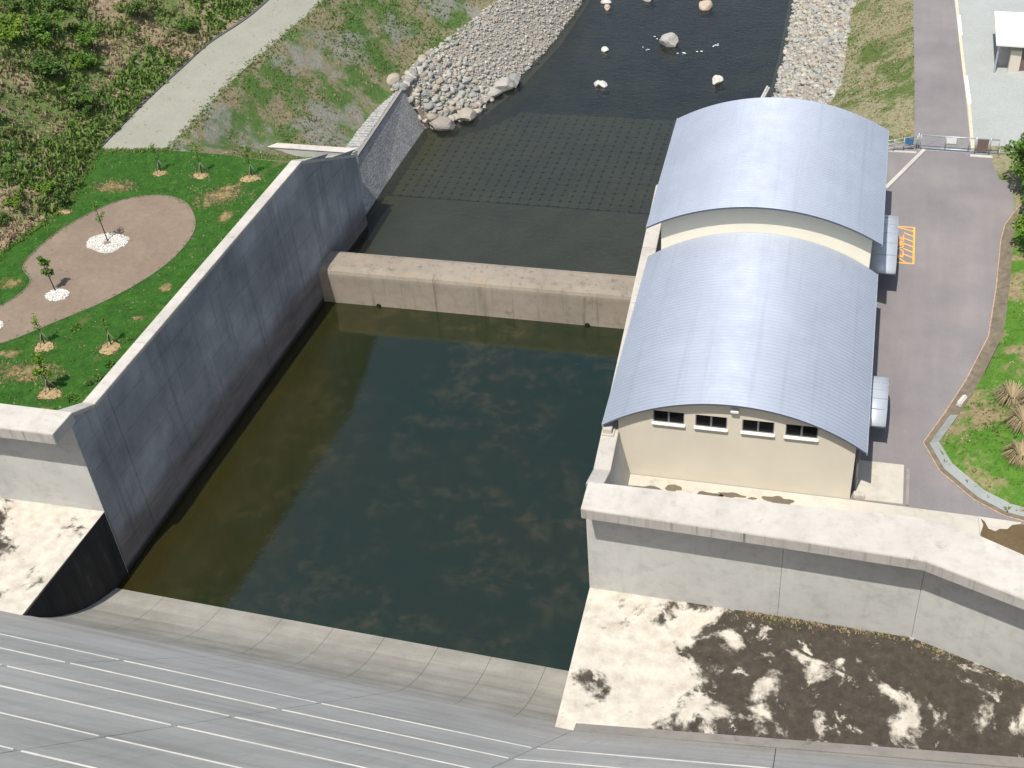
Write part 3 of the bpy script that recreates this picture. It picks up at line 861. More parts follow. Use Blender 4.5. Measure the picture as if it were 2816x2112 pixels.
strip(m, xx, 15.0, 0, .28, -.1, top1, 4)
child(m.build('front_wall', M['cream']), bh)
m = MB()
m.box(14.74, 14.995, .28, 31.6, -.1, E1 - .1); m.box(.283, .55, .28, 31.6, -.1, E1 - .1)
child(m.build('side_wall', M['cream']), bh)
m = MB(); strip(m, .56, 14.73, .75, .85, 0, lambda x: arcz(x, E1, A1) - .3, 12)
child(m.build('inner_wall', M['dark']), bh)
top2 = lambda x: arcz(x, E2, A2) - .16
m = MB(); strip(m, .28, 15.0, 17.85, 18.15, lambda x: arcz(x, E1, A1) - .4, top2, 16)
m.box(14.74, 14.997, 18.15, 31.6, E1 - .1, E2 - .05); m.box(.281, .55, 18.15, 31.6, E1 - .1, E2 - .05)
child(m.build('clerestory_wall', M['cream2']), bh)
m = MB(); strip(m, .28, 15.0, 31.6, 31.9, -.1, top2, 16)
child(m.build('rear_wall', M['cream']), bh)
for (w0, w1) in wins:
    fr = MB(); y0, y1 = .03, .12
    fr.box(w0, w1, y0, y1, WZ0, WZ0 + .04); fr.box(w0, w1, y0, y1, WZ1 - .04, WZ1)
    fr.box(w0, w0 + .06, y0, y1, WZ0 + .06, WZ1 - .06); fr.box(w1 - .06, w1, y0, y1, WZ0 + .06, WZ1 - .06)
    fr.box((w0 + w1) / 2 - .06, (w0 + w1) / 2 + .06, y0 - .02, y1, WZ0 + .06, WZ1 - .06)
    wo = child(fr.build('window', M['frame']), bh)
    for k in (0, 1):
        a = w0 + .06 + k * ((w1 - w0) / 2); g = MB(); g.box(a, a + (w1 - w0) / 2 - .12, .085, .10, WZ0 + .04, WZ1 - .04)
        o = g.build('pane', M['glass']); o.parent = wo
    s = MB(); s.box(w0 - .07, w1 + .07, -.20, .06, WZ0 - .12, WZ0 - .002)
    o = s.build('sill', M['white'], None, .03); o.parent = wo
lm = MB(); lm.box(7.32, 7.82, -.32, -.05, 6.52, 6.72); lm.box(7.5, 7.64, -.06, .01, 6.55, 6.66)
child(lm.build('wall_lamp', M['white'], None, .03), bh)
def roof(name, y0, y1, eave, apex, pitch=.335):
    n = int(round((y1 - y0) / pitch)); w = (y1 - y0) / n
    segs = 40
    xs = [XC - HS + 2 * HS * i / segs for i in range(segs + 1)]
    # deck with fascia edges: the roof part itself
    mb = MB()
    for i in range(segs):
        a, b = xs[i], xs[i + 1]; za, zb = arcz(a, eave, apex), arcz(b, eave, apex)
        mb.hexa([(a, y0 + .02, za - .16), (b, y0 + .02, zb - .16), (b, y1 - .02, zb - .16), (a, y1 - .02, za - .16),
                 (a, y0 + .02, za - .012), (b, y0 + .02, zb - .012), (b, y1 - .02, zb - .012), (a, y1 - .02, za - .012)])
    deck = child(mb.build(name, M['trim']), bh)
    # one ribbed pan, shared by all
    prof = [(.0, .0), (.10, .023), (.3, .037), (.5, .042), (.7, .037), (.90, .023), (1.0, .0)]
    v = []; f = []
    for i, x in enumerate(xs):
        z = arcz(x, eave, apex)
        dx = -(x - XC) / ((HS * HS + (apex - eave) ** 2) / (2 * (apex - eave))); nz = math.sqrt(1 - dx * dx)
        for (t, h) in prof: v.append((x - dx * h, t * w, z + nz * h - .008))
    k = len(prof)
    for i in range(segs):
        for j in range(k - 1): f.append((i * k + j, (i + 1) * k + j, (i + 1) * k + j + 1, i * k + j + 1))
    me = bpy.data.meshes.new('roof_panel'); me.from_pydata(v, [], f); me.materials.append(M['roof'])
    me.polygons.foreach_set('use_smooth', [True] * len(f)); me.update()
    if me.polygons[0].normal.z < 0: me.flip_normals()
    for i in range(n):
        o = obj('roof_panel', me, deck); o.location = (0, y0 + i * w, 0)
    # eave flashing
    for sx in (-1, 1):
        g = MB(); x = XC + sx * HS
        g.box(min(x, x + sx * .06), max(x, x + sx * .06), y0, y1, eave - .2, eave + .03)
        o = g.build('eave_flashing', M['galv']); o.parent = deck
roof('lower_roof', -.55, 17.83, E1, A1)
roof('upper_roof', 17.0, 32.3, E2, A2)
# barrel canopies over the side doors
def canopy(y0, y1, xr, z):
    c = MB(); n = 12; v = []; f = []
    for i in range(n + 1):
        t = .5 - .5 * math.cos(math.pi * i / n); y = y0 + (y1 - y0) * t; zz = z - .35 + 1.15 * math.sqrt(max(0, 1 - (2 * t - 1) ** 2 * .985))
        v += [(15.0, y, zz), (xr, y, zz), (xr, y, zz - .14), (15.0, y, zz - .14)]
    for i in range(n):
        a = 4 * i; f += [(a, a + 1, a + 5, a + 4), (a + 1, a + 2, a + 6, a + 5), (a + 2, a + 3, a + 7, a + 6), (a + 3, a, a + 4, a + 7)]
    f += [(0, 3, 2, 1), (4 * n, 4 * n + 1, 4 * n + 2, 4 * n + 3)]
    c.add(v, f, True)
    co = child(c.build('canopy', M['canopy']), bh)
    for k in range(1, 6):
        q = MB(); t = k / 6; y = y0 + (y1 - y0) * t; zz = z - .35 + 1.15 * math.sqrt(max(0, 1 - (2 * t - 1) ** 2 * .985))
        q.box(15.1, xr + .015, y - .025, y + .025, zz - .05, zz + .035); o = q.build('canopy_seam', M['galv']); o.parent = co; o.matrix_parent_inverse = Matrix.Identity(4)
    q = MB(); q.box(xr - .02, xr + .03, y0 - .02, y0 + .06, z - .45, z - .2); o = q.build('canopy_edge', M['trim']); o.parent = co
    d = MB(); d.box(15.0, 15.06, y0 + .7, y1 - .7, .02, z - .35)
    child(d.build('side_door', M['galv']), bh)
    return co
canopy(21.2, 28.6, 17.02, 2.6)
canopy(4.5, 9.2, 16.82, 2.6)
p = MB(); p.tube([(15.25, .6, .02), (15.25, .6, E1 - .3)], .08, 8); p.tube([(15.25, .6, E1 - .3), (15.55, .45, E1 - .15)], .08, 8)
child(p.build('downpipe', M['frame']), bh)
g = MB(); g.box(15.05, 15.5, 20.2, 20.7, 1.6, 2.6)
child(g.build('equipment_box', M['frame'], None, .03), bh)
g = MB(); g.box(-.62, -.05, -.62, -.12, 3.83, 4.33); g.box(-.72, .1, -.72, -.05, 3.83, 3.95)
tag(g.build('concrete_block', M['yard'], None, .03), 'small cream concrete block on the wall top at the building corner', 'block')

# ------------------------------------------------------------------ yard, road
sheet('yard_asphalt', [(15.2, 3.3), (18.6, 3.3), (18.6, -.1), (22.7, -.2), (24.3, -.1), (22.5, 1.1), (20.4, 3.4), (19.35, 5.95), (20.7, 9.1), (22.1, 12.7), (23.7, 17.8), (24.4, 23.8), (24.9, 29.9), (25.4, 32.6), (27.2, 36.2), (33, 36.6), (33, 42.8), (15.2, 42.8)], .010, M['asphalt'])
sheet('access_road', [(18.45, 42.8), (22.95, 42.8), (22.9, 46), (22.35, 60), (21.8, 72), (21.2, 92), (20.8, 140), (17.0, 140), (17.4, 92), (17.75, 72), (18.15, 56), (18.3, 45)], .012, M['asphalt'])
sheet('yard_strip', [(1.0, -6.1), (19.8, -6.3), (22.9, -5.5), (22.85, -2.1), (22.75, -.2), (15.2, -.05), (.6, -.05)], .008, M['yard'])
m = MB(); m.box(15.25, 18.25, .02, 3.55, 0, .12); 
slab = tag(m.build('concrete_slab', M['yard'], None, .02), 'pale concrete slab beside the right front corner of the cream building', 'slab')
m = MB(); m.box(18.4, 18.62, .0, 3.3, 0, .10)
tag(m.build('slab_kerb', M['drainlike'], None, .02), 'narrow concrete kerb along the slab edge next to the asphalt', 'kerb')
m = MB(); m.box(15.2, 15.9, .0, .4, .125, .4)
tag(m.build('concrete_step', M['yard'], None, .02), 'small concrete step at the foot of the building corner', 'step')
sheet('brown_soil', [(22.9, -.35), (23.05, -.9), (22.88, -1.6), (23.0, -2.6), (22.95, -5.6), (26, -8), (36, -12), (36, -1.6), (26.2, -.55), (25.2, -.45), (24.75, -.6), (24.45, -1.0), (24.0, -1.05), (23.75, -1.3), (23.35, -1.15), (23.15, -.6)], .014, M['drysoil'])
sheet('pale_paving', [(22.76, -.2), (25.3, -.3), (25.0, -.9), (24.2, -1.7), (22.86, -1.7)], .011, M['yard'])
# yard stains: damp moss patches on the strip
def blob(cx, cy, rx, ry, n=22, amp=.35, seed=0):
    out = []
    for i in range(n):
        a = 2 * math.pi * i / n
        r = 1 + amp * mnoise.noise((math.cos(a) * 1.3 + seed, math.sin(a) * 1.3, seed * .37))+ .12 * mnoise.noise((math.cos(a) * 4 + seed, math.sin(a) * 4, seed))
        out.append((cx + rx * r * math.cos(a), cy + ry * r * math.sin(a)))
    return out
M['stain'] = ground_mat('damp_moss_stain', (.12, .10, .075), (.17, .14, .10), 5)
for i, (x, y, rx, ry) in enumerate([(6.2, -1.2, .75, .28), (7.7, -.9, .75, .22), (9.0, -.95, .25, .12), (10.7, -.95, .8, .42), (2.6, -1.4, 1.3, .5), (3.9, -.9, .5, .3)]):
    sheet('moss_stain', blob(x, y, rx, ry, 26, .8, i * 3.3 + 1), .013, M['stain'], 'stuff')

# kerb and U-drain between asphalt and the grass verge
kp = [(27.3, 36.2), (26.3, 34.5), (25.35, 32.2), (24.95, 29.9), (24.45, 23.8), (23.75, 17.8), (22.15, 12.7), (20.75, 9.1), (19.38, 5.95), (20.4, 3.45), (22.5, 1.15), (24.3, .05), (25.6, -.25)]
def offset(pl, d):
    out = []
    for i in range(len(pl)):
        a = Vector(pl[max(0, i - 1)]); b = Vector(pl[min(len(pl) - 1, i + 1)]); t = (b - a).normalized()
        nn = Vector((-t.y, t.x))
        if 0 < i < len(pl) - 1:
            t1 = (Vector(pl[i]) - a).normalized(); c = max(.5, t1.dot(t))
        else: c = 1
        out.append((pl[i][0] + nn.x * d / c, pl[i][1] + nn.y * d / c))
    return out
def ribbon(mb, p0, p1, za0, za1, zb0=None, zb1=None):
    for i in range(len(p0) - 1):
        mb.hexa([(p0[i][0], p0[i][1], za0), (p0[i + 1][0], p0[i + 1][1], za0), (p1[i + 1][0], p1[i + 1][1], za0), (p1[i][0], p1[i][1], za0),
                 (p0[i][0], p0[i][1], za1), (p0[i + 1][0], p0[i + 1][1], za1), (p1[i + 1][0], p1[i + 1][1], zb1 if zb1 is not None else za1), (p1[i][0], p1[i][1], zb1 if zb1 is not None else za1)])
o0, o1, o2, o3 = kp, offset(kp, .08), offset(kp, .42), offset(kp, .95)
dr = tag(empty('roadside_drain', (22, 12, 0)), 'concrete gutter with rust-edged kerb between asphalt yard and grass verge', 'gutter')
m = MB(); ribbon(m, o0, o1, -.1, .05); child(m.build('kerb_edge', M['rust']), dr)
m = MB(); ribbon(m, o1, o2, -.1, .025); child(m.build('gutter_floor', M['drainwall']), dr)
m = MB(); ribbon(m, o2[7:], o3[7:], -.1, .03, None, .30); child(m.build('gutter_lip', M['drain']), dr)
m = MB(); ribbon(m, o2[:8], o3[:8], -.1, .03, None, .22); child(m.build('gutter_bank', M['drainwall']), dr)
# grass verge rising to the right of the drain
m = MB(); v = []; f = []
base_ = smooth_poly(offset(kp, .93), 4, False); nb = len(base_); tt = [0, .5, 1.5, 3, 5, 8, 14, 30]
outer = offset([tuple(p) for p in base_], 1.0)
for i, p in enumerate(base_):
    for t in tt:
        x = p.x + t * 1.0; y = p.y + (0 if t == 0 else (p.y - 5) * .012 * t)
        z = .2 + .28 * t ** .9 + (mnoise.noise((x * .35, y * .35, 2)) * .22 * min(1, t))
        v.append((x, y, z))
nt_ = len(tt)
for i in range(nb - 1):
    for j in range(nt_ - 1): f.append((i * nt_ + j, i * nt_ + j + 1, (i + 1) * nt_ + j + 1, (i + 1) * nt_ + j))
m.add(v, f, True)
tag(m.build('grass_verge', M['mound']), kind='structure')
def verge_z(x, y):
    best = min(range(nb), key=lambda i: abs(base_[i].y - y))
    t = max(0, x - base_[best].x)
    return .2 + .28 * t ** .9
m = MB(); m.hexa([(21.45, 9.75, .1), (21.8, 9.55, .1), (22.3, 10.55, .15), (21.95, 10.75, .15), (21.5, 9.8, .5), (21.78, 9.62, .5), (22.22, 10.5, .55), (21.97, 10.68, .55)])
tag(m.build('stone_block', M['coping'], None, .08), 'pale stone block lying beside the gutter on the grass verge', 'block')

# diagonal kerb, straight kerb with white stones by the road
m = MB(); m.hexa([(16.0, 36.35, 0), (16.3, 36.2, 0), (19.3, 42.6, 0), (19.0, 42.75, 0), (16.0, 36.35, .14), (16.3, 36.2, .14), (19.3, 42.6, .14), (19.0, 42.75, .14)])
tag(m.build('diagonal_kerb', M['coping'], None, .02), 'diagonal concrete kerb line from the building to the gate post', 'kerb')
m = MB(); m.box(16.0, 18.5, 42.0, 42.25, 0, .12)
tag(m.build('fence_kerb', M['coping'], None, .02), 'short concrete kerb under the pipe fence left of the gate', 'kerb')
kl = [(22.98, 43.2), (22.82, 49.8), (22.48, 56.2), (22.14, 64.1), (21.84, 72.2), (21.3, 92)]
m = MB(); ribbon(m, kl, offset(kl, -.28), -.05, .07)
tag(m.build('road_kerb', simple('beige_kerb', (.50, .45, .33), .9)), 'low beige kerb between access road and pale gravel lot', 'kerb')
for (y0, y1, lab) in ((50.9, 56.0, 'white kerb stone row beside the gravel lot, nearer to the gate'), (64.1, 68.4, 'white kerb stone row beside the gravel lot, farther from the gate')):
    def kx(y):
        for i in range(len(kl) - 1):
            if y <= kl[i + 1][1]: return kl[i][0] + (kl[i + 1][0] - kl[i][0]) * (y - kl[i][1]) / (kl[i + 1][1] - kl[i][1])
    e = tag(empty('kerb_stone_row', (kx(y0), y0, 0)), lab, 'kerb', 'white kerb stones')
    n = 6
    for k in range(n):
        a = y0 + (y1 - y0) * k / n; b = y0 + (y1 - y0) * (k + 1) / n - .02
        m = MB(); xa = kx((a + b) / 2) + .02; m.box(xa, xa + .34, a, b, 0, .22)
        child(m.build('kerb_stone', M['white'], None, .03), e)

# orange hatched no-entry marking with its four characters, tops to the building
mk = tag(empty('road_marking', (17.4, 28.3, 0)), 'orange hatched box with painted characters on asphalt beside the building', 'marking')
zM = .016
def pline(p, q, w, name):
    p, q = Vector(p), Vector(q); d = (q - p).normalized(); nn = Vector((-d.y, d.x)) * w / 2
    me = bpy.data.meshes.new(name)
    me.from_pydata([(*(p + nn), zM), (*(p - nn), zM), (*(q - nn), zM), (*(q + nn), zM)], [], [(0, 1, 2, 3)])
    o = obj(name, me, None, M['orange']); return child(o, mk)
bx0, bx1, by0, by1 = 16.15, 18.5, 25.95, 30.85
pline((bx1, by0 - .06), (bx1, by1 + .06), .13, 'border_line'); pline((bx0, by0 - .06), (bx0, by1 + .06), .13, 'border_line')
zM = .0163
pline((bx0 + .07, by0), (bx1 - .07, by0), .13, 'border_line'); pline((bx0 + .07, by1), (bx1 - .07, by1), .13, 'border_line')
zM = .0166
for k in range(7):
    y1_ = by1 - .62 - .72 * k
    if y1_ < by0: continue
    if k == 0: pline((17.05, by1 - .05), (bx1 - .05, y1_ + .1), .11, 'hatch_line')
    else: pline((17.72, y1_ + .52), (bx1 - .05, y1_ + .1), .11, 'hatch_line')
pline((17.3, by0 + .75), (17.95, by0 + .05), .11, 'hatch_line')
pline((16.75, 30.2), (17.05, 29.95), .11, 'hatch_line')
for i, ch in enumerate('進入禁止'):
    cu = bpy.data.curves.new('painted_character', 'FONT'); cu.body = ch; cu.size = .80; cu.align_x = 'CENTER'; cu.align_y = 'CENTER'; cu.fill_mode = 'FRONT'
    cu.offset = .012
    to = bpy.data.objects.new('tmp', cu); COL.objects.link(to)
    bpy.context.view_layer.update()
    dg = bpy.context.evaluated_depsgraph_get()
    me = bpy.data.meshes.new_from_object(to.evaluated_get(dg))
    bpy.data.objects.remove(to)
    me.materials.clear()
    o = obj('painted_character', me, None, M['orange'])
    child(o, mk); o.rotation_euler = (0, 0, R2(90))
    # curve faces may point down; paint is one-sided flat so just lift it
    o.location = (17.46, 27.02 + i * .78, .0175)

# ------------------------------------------------------------------ gate and fence
gt = tag(empty('gate', (22.5, 42.7, 0)), 'galvanised sliding gate with mesh panel and white sign across the access road', 'gate')
m = MB()
gx0, gx1, gy = 18.75, 25.1, 42.75
gyf = lambda x: gy - (x - gx0) * .02
for z in (.25, 1.45): m.tube([(gx0, gyf(gx0), z), (gx1, gyf(gx1), z)], .055, 8)
for x in (gx0, 20.8, 22.7, gx1): m.tube([(x, gyf(x), .25), (x, gyf(x), 1.45)], .05, 8)
child(m.build('gate_frame', M['galv']), gt)
m = MB()
nb_ = 42
for k in range(1, nb_):
    x = gx0 + (22.7 - gx0) * k / nb_
    m.tube([(x, gyf(x), .27), (x, gyf(x), 1.43)], .010, 4, False)
for k in range(1, 10): m.tube([(gx0, gyf(gx0), .25 + .12 * k), (22.7, gyf(22.7), .25 + .12 * k)], .009, 4, False)
child(m.build('mesh_panel', M['galv']), gt)
m = MB(); m.box(20.85, 21.65, gy - .13, gy - .10, .85, 1.40); child(m.build('sign_board', M['white']), gt)
m = MB(); m.box(23.35, 24.25, gy - .17, gy - .12, .3, 1.42); child(m.build('infill_panel', M['brownpanel']), gt)
m = MB(); m.box(18.5, 27.5, gy - .12, gy + .02, .012, .06); child(m.build('gate_rail', M['galv']), gt)
for x in (18.55, 23.25, 24.4, 27.2):
    m = MB(); m.tube([(x, gyf(x), 0), (x, gyf(x), 1.6)], .07, 8); child(m.build('gate_post', M['galv']), gt)
m = MB(); m.box(22.9, 24.7, gy - .75, gy - .38, .012, .09); child(m.build('concrete_footing', M['coping'], None, .02), gt)
fe = tag(empty('pipe_fence', (17, 42.4, 0)), 'low galvanised pipe fence with small blue sign left of the gate', 'fence')
fp = [(15.3, 41.6), (16.6, 42.1), (17.4, 42.5), (18.45, 42.9)]
for x, y in fp:
    m = MB(); m.tube([(x, y, 0), (x, y, 1.25)], .045, 8); child(m.build('fence_post', M['galv']), fe)
for z in (.45, .85, 1.22):
    m = MB(); m.tube([(x, y, z) for x, y in fp], .035, 8); child(m.build('fence_rail', M['galv']), fe)
m = MB(); m.box(17.5, 18.15, 42.42, 42.46, .65, 1.25); child(m.build('blue_sign', M['blue']), fe)
m = MB(); m.box(16.9, 17.5, 41.95, 42.2, .0, .3)
rf = tag(empty('pipe_rail', (27, 42.5, 0)), 'galvanised low rail to the right of the gate footing', 'rail')
m = MB(); m.tube([(25.2, 42.55, .5), (27.4, 42.5, .5), (31, 42.5, .5)], .05, 8); child(m.build('rail_tube', M['galv']), rf)
for x in (25.2, 27.4, 31):
    m = MB(); m.tube([(x, 42.52, 0), (x, 42.52, .5)], .05, 8); child(m.build('rail_post', M['galv']), rf)

# ------------------------------------------------------------------ hut
ht = tag(empty('hut', (28.5, 60, 0)), 'small hut with white sheet roof on the pale gravel lot', 'hut')
m = MB(); m.prism([(24.95, 56.7), (32, 56.3), (32, 63.2), (24.95, 63.5)], 2.9, 3.08); child(m.build('roof', M['hutroof'], None, .02), ht)
m = MB(); m.box(25.6, 31.6, 58.2, 62.8, 0, 2.9); child(m.build('wall', M['hutwall']), ht)
m = MB(); m.box(26.4, 27.35, 57.1, 58.2, 0, 2.3); child(m.build('screen_panel', M['beige'], None, .02), ht)
m = MB(); m.box(27.4, 28.3, 57.3, 57.4, 0, 2.2); child(m.build('door', M['brownpanel']), ht)
m = MB(); m.box(25.15, 25.3, 57.0, 57.15, 0, 2.9); child(m.build('roof_post', M['galv']), ht)

# ------------------------------------------------------------------ revetments
def revet(name, lab, top, bot, side, ztop, th=1.4):
    e = tag(empty(name, (top[0][0], top[0][1], ztop)), lab, 'revetment')
    m = MB(); n = len(top)
    for i in range(n - 1):
        a, b, c, d = top[i], top[i + 1], bot[i], bot[i + 1]
        m.hexa([(c[0], c[1], -10.4), (d[0], d[1], -10.4), (b[0] + side * th, b[1], -10.4), (a[0] + side * th, a[1], -10.4),
                (a[0], a[1], ztop), (b[0], b[1], ztop), (b[0] + side * th, b[1], ztop), (a[0] + side * th, a[1], ztop)])
    child(m.build('pitched_face', M['revet']), e)
    return e
rl = revet('stone_revetment', 'grey pebbled stone revetment between training wall end and rock heap', [(-32.85, 38.75), (-32.8, 42), (-32.25, 55.7)], [(-31.5, 38.75), (-31.3, 42), (-30.2, 56.8)], -1, -3.96)
for k in range(34):
    y = 39.4 + k * .48; x = -32.8 + (y - 42) * .04
    m = MB(); m.box(x - 1.85 + random.uniform(-.1, .1), x - .28, y, y + .42, -4.1, -3.86 + random.uniform(-.02, .02)); child(m.build('walk_stone', M['revet'], None, .04), rl)
m = MB(); m.hexa([(-33.08, 38.8, -4), (-32.8, 38.8, -4), (-32.2, 55.8, -4), (-32.48, 55.8, -4), (-33.08, 38.8, -3.85), (-32.8, 38.8, -3.85), (-32.2, 55.8, -3.85), (-32.48, 55.8, -3.85)])
child(m.build('revetment_cap', M['drainlike']), rl)
for k in range(2):   # steel-edged end strips
    o_ = .38 * k
    m = MB(); m.hexa([(-31.1 , 55.4 + o_, -6.2), (-30.9, 55.4 + o_, -6.2), (-30.1, 56.3 + o_, -9.3), (-30.4, 56.3 + o_, -9.3), (-31.1, 55.62 + o_, -6.15), (-30.9, 55.62 + o_, -6.15), (-30.1, 56.55 + o_, -9.2), (-30.4, 56.55 + o_, -9.2)])
    child(m.build('end_beam', simple('pinkish_concrete', (.42, .33, .28), .9)), rl)
rr_ = revet('stone_revetment', 'grey stone revetment on the right bank showing only behind the curved roof', [(-1.6, 38.2), (1.4, 50), (2.9, 60), (4.0, 66.8)], [(-2.2, 38.2), (.6, 50), (2.0, 60), (3.3, 66.8)], 1, -7.9, .3)
m = MB(); m.hexa([(1.38, 50, -8.0), (1.56, 50, -8.0), (4.1, 66.9, -8.0), (3.92, 66.9, -8.0), (1.38, 50, -7.8), (1.56, 50, -7.8), (4.1, 66.9, -7.8), (3.92, 66.9, -7.8)])
child(m.build('revetment_cap', M['coping']), rr_)

# ------------------------------------------------------------------ bed-protection blocks under the shallow river
rb = tag(obj('river_bed_slab', None), kind='structure') if False else None
m = MB(); m.hexa([(-31.2, 31.5, -10.9), (-2.4, 31.5, -10.9), (-1.4, 64, -10.9), (-30.6, 64, -10.9), (-31.2, 31.5, -9.84), (-2.4, 31.5, -9.84), (-1.4, 64, -10.30), (-30.6, 64, -10.30)])
bedslab = tag(m.build('river_bed', M['bed']), kind='structure')
m = MB(); m.box(-31.5, -1.5, 31.45, 44.3, -10.3, -9.72)
tag(m.build('concrete_bed', M['block']), kind='structure')
blk = MB(); w = .488; c_ = .20
octo = [(-w + c_, -w), (w - c_, -w), (w, -w + c_), (w, w - c_), (w - c_, w), (-w + c_, w), (-w, w - c_), (-w, -w + c_)]
blk.prism(octo, -.3, .0)
bme = blk.mesh('bed_block'); bme.materials.append(M['block'])
nblk = 0; rest = MB()
for j in range(18):
    for i in range(28):
        x, y = -30.4 + i * 1.0 + j * .03, 45.0 + j * 1.0
        if x < -31 + j * .05: continue
        z = -9.72 + random.uniform(-.025, .025) - .0175 * j
        if nblk < 300:
            o = obj('bed_block', bme, bedslab); o.location = (x, y, z); nblk += 1
        else:
            rest.prism([(x + p[0], y + p[1]) for p in octo], z - .3, z)
o = rest.build('bed_blocks', M['block'], bedslab); o["kind"] = "stuff"

# ------------------------------------------------------------------ rocks
def rock_mesh(seed, sub=2, flat=.7):
    bm = bmesh.new(); bmesh.ops.create_icosphere(bm, subdivisions=sub, radius=1)
    rnd = random.Random(seed)
    planes = [(Vector((rnd.uniform(-1, 1), rnd.uniform(-1, 1), rnd.uniform(-1, 1))).normalized(), rnd.uniform(.62, .9)) for _ in range(9)]
    sx, sy = rnd.uniform(.8, 1.25), rnd.uniform(.7, 1.1)
    for v in bm.verts:
        p = v.co.copy()
        for n, d in planes:
            k = p.dot(n)
            if k > d: p -= n * (k - d) * .9
        p *= 1 + .10 * mnoise.noise(p * 1.7 + Vector((seed, 0, 0)))
        v.co = Vector((p.x * sx, p.y * sy, p.z * flat))
    me = bpy.data.meshes.new('rock'); bm.to_mesh(me); bm.free()
    me.polygons.foreach_set('use_smooth', [False] * len(me.polygons))
    me.materials.append(M['rock'])
    return me
for nm_, c_ in (('white', (.55, .53, .48)), ('tan', (.42, .345, .27)), ('grey', (.36, .345, .32))): M['rock_' + nm_] = rock_mat(nm_ + '_boulder_stone', [c_, c_])
RM = [rock_mesh(s, 2, random.uniform(.6, .85)) for s in range(9)]
RMB = [rock_mesh(40 + s, 3, .8) for s in range(6)]
def put_rock(me, x, y, z, s, label, group=None, name='rock', rz=None):
    o = obj(name, me); o.location = (x, y, z); o.scale = (s, s, s * random.uniform(.85, 1.1))
    o.rotation_euler = (random.uniform(-.3, .3), random.uniform(-.3, .3), rz if rz is not None else random.uniform(0, 6.28))
    return tag(o, label, 'rock', group)
# the named big ones on the left bank
big = [(-28.85, 56.75, -8.75, 1.35, 'largest pale boulder at the waterline tip of the left rock heap'),
       (-26.75, 58.75, -8.65, 1.15, 'big smooth grey boulder at the waterline, second from the heap tip'),
       (-25.2, 63.8, -8.6, 1.0, 'big tan boulder at the waterline halfway along the left heap'),
       (-24.3, 65.3, -8.5, 1.15, 'big pale slab boulder at the waterline towards the heap far end'),
       (-23.3, 66.4, -8.4, .95, 'big grey boulder at the far end of the waterline boulders'),
       (-26.2, 61.4, -8.7, .7, 'brown boulder at the waterline between two larger pale ones'),
       (-28.2, 59.7, -7.6, .62, 'reddish round boulder just above the two largest waterline boulders'),
       (-30.4, 58.9, -7.2, .55, 'brown boulder close above the revetment end beams'),
       (-27.8, 63.0, -6.6, .75, 'pale oblong boulder in the middle of the left heap')]
for i, (x, y, z, s, lab) in enumerate(big): put_rock(RMB[i % 6], x, y, z, s, lab, None, 'boulder')
riv = [(-5.1, 87.1, .95, 'tan boulder standing in the river near the top edge'), (-7.9, 77.4, 1.15, 'largest grey boulder standing in mid river'),
       (-1.5, 69.2, .85, 'white boulder in the river nearest the curved roof'), (-14.3, 67.3, .42, 'pale small stone in the river, left one of a touching pair'),
       (-13.7, 67.2, .5, 'pale small stone in the river, right one of a touching pair'), (-14.9, 75.2, .45, 'small pale stone alone in the left half of the river'),
       (-17.0, 87.2, .6, 'pale stone in the river near the far left bank'), (-12.1, 88.6, .7, 'grey stone in the river cut by the top edge of view'),
       (-16.6, 85.7, .55, 'pinkish stone in the river just below the far left one')]
for i, (x, y, s, lab) in enumerate(riv):
    me_ = RMB[(i + 2) % 6].copy(); me_.materials.clear(); me_.materials.append(M['rock_' + ('white' if 'white' in lab or 'pale' in lab else 'tan' if lab[:3] == 'tan' or 'pink' in lab else 'grey')])
    o = put_rock(me_, x, y, ZD + .2 * s, s, lab, None, 'boulder')
    if s > 1: o.scale = (s * .9, s * .85, s * 1.25)
def bank_left(y):
    c = cross(y); return c[7][0], c[8][0]
def bank_right(y):
    c = cross(y); return c[11][0], c[12][0]
cand = []
rnd = random.Random(5)
for k in range(11000):
    y = rnd.uniform(55.2, 96); a, b = bank_left(y); t = rnd.random()
    x = a - .8 + (b + .6 - a + .8) * t
    z = hz(x, y)
    if z < ZD - .25: continue
    near = max(0, 1 - (y - 55) / 22)
    near = max(0, 1 - (y - 55) / 13)
    s = .055 + .075 * rnd.random() + (.34 * rnd.random() ** 6) * (.6 + near) + (.22 * (t + .2) * near * rnd.random() ** 1.5)
    cand.append((s, x, y, z, 'L'))
for k in range(3600):
    y = rnd.uniform(52, 96); a, b = bank_right(y); t = rnd.random()
    x = a - .2 + (b + .1 - a) * t + .4 * mnoise.noise((y * .5, 1, t))
    z = hz(x, y)
    if z < ZD - .25: continue
    s = .13 + .12 * rnd.random() + .30 * rnd.random() ** 3
    cand.append((s, x, y, z, 'R'))
cand.sort(key=lambda c: -c[0])
heap = {'L': [], 'R': []}
cnt = {'L': 0, 'R': 0}
labs = {'L': ('grey-brown stone in the rock heap on the left river bank', 'stones of the left bank rock heap'),
        'R': ('pale stone in the rock strip on the right river bank', 'stones of the right bank rock strip')}
for s, x, y, z, sd in cand:
    vis = not (sd == 'R' and y < 56)
    if vis and cnt[sd] < (180 if sd == 'L' else 110):
        cnt[sd] += 1
        put_rock(random.choice(RM), x, y, z + s * .2, s, labs[sd][0], labs[sd][1])
    else: heap[sd].append((s, x, y, z))
lowv = [(np.array([v.co for v in me.vertices]), [tuple(p.vertices) for p in me.polygons]) for me in [rock_mesh(80 + s, 1, .75) for s in range(6)]]
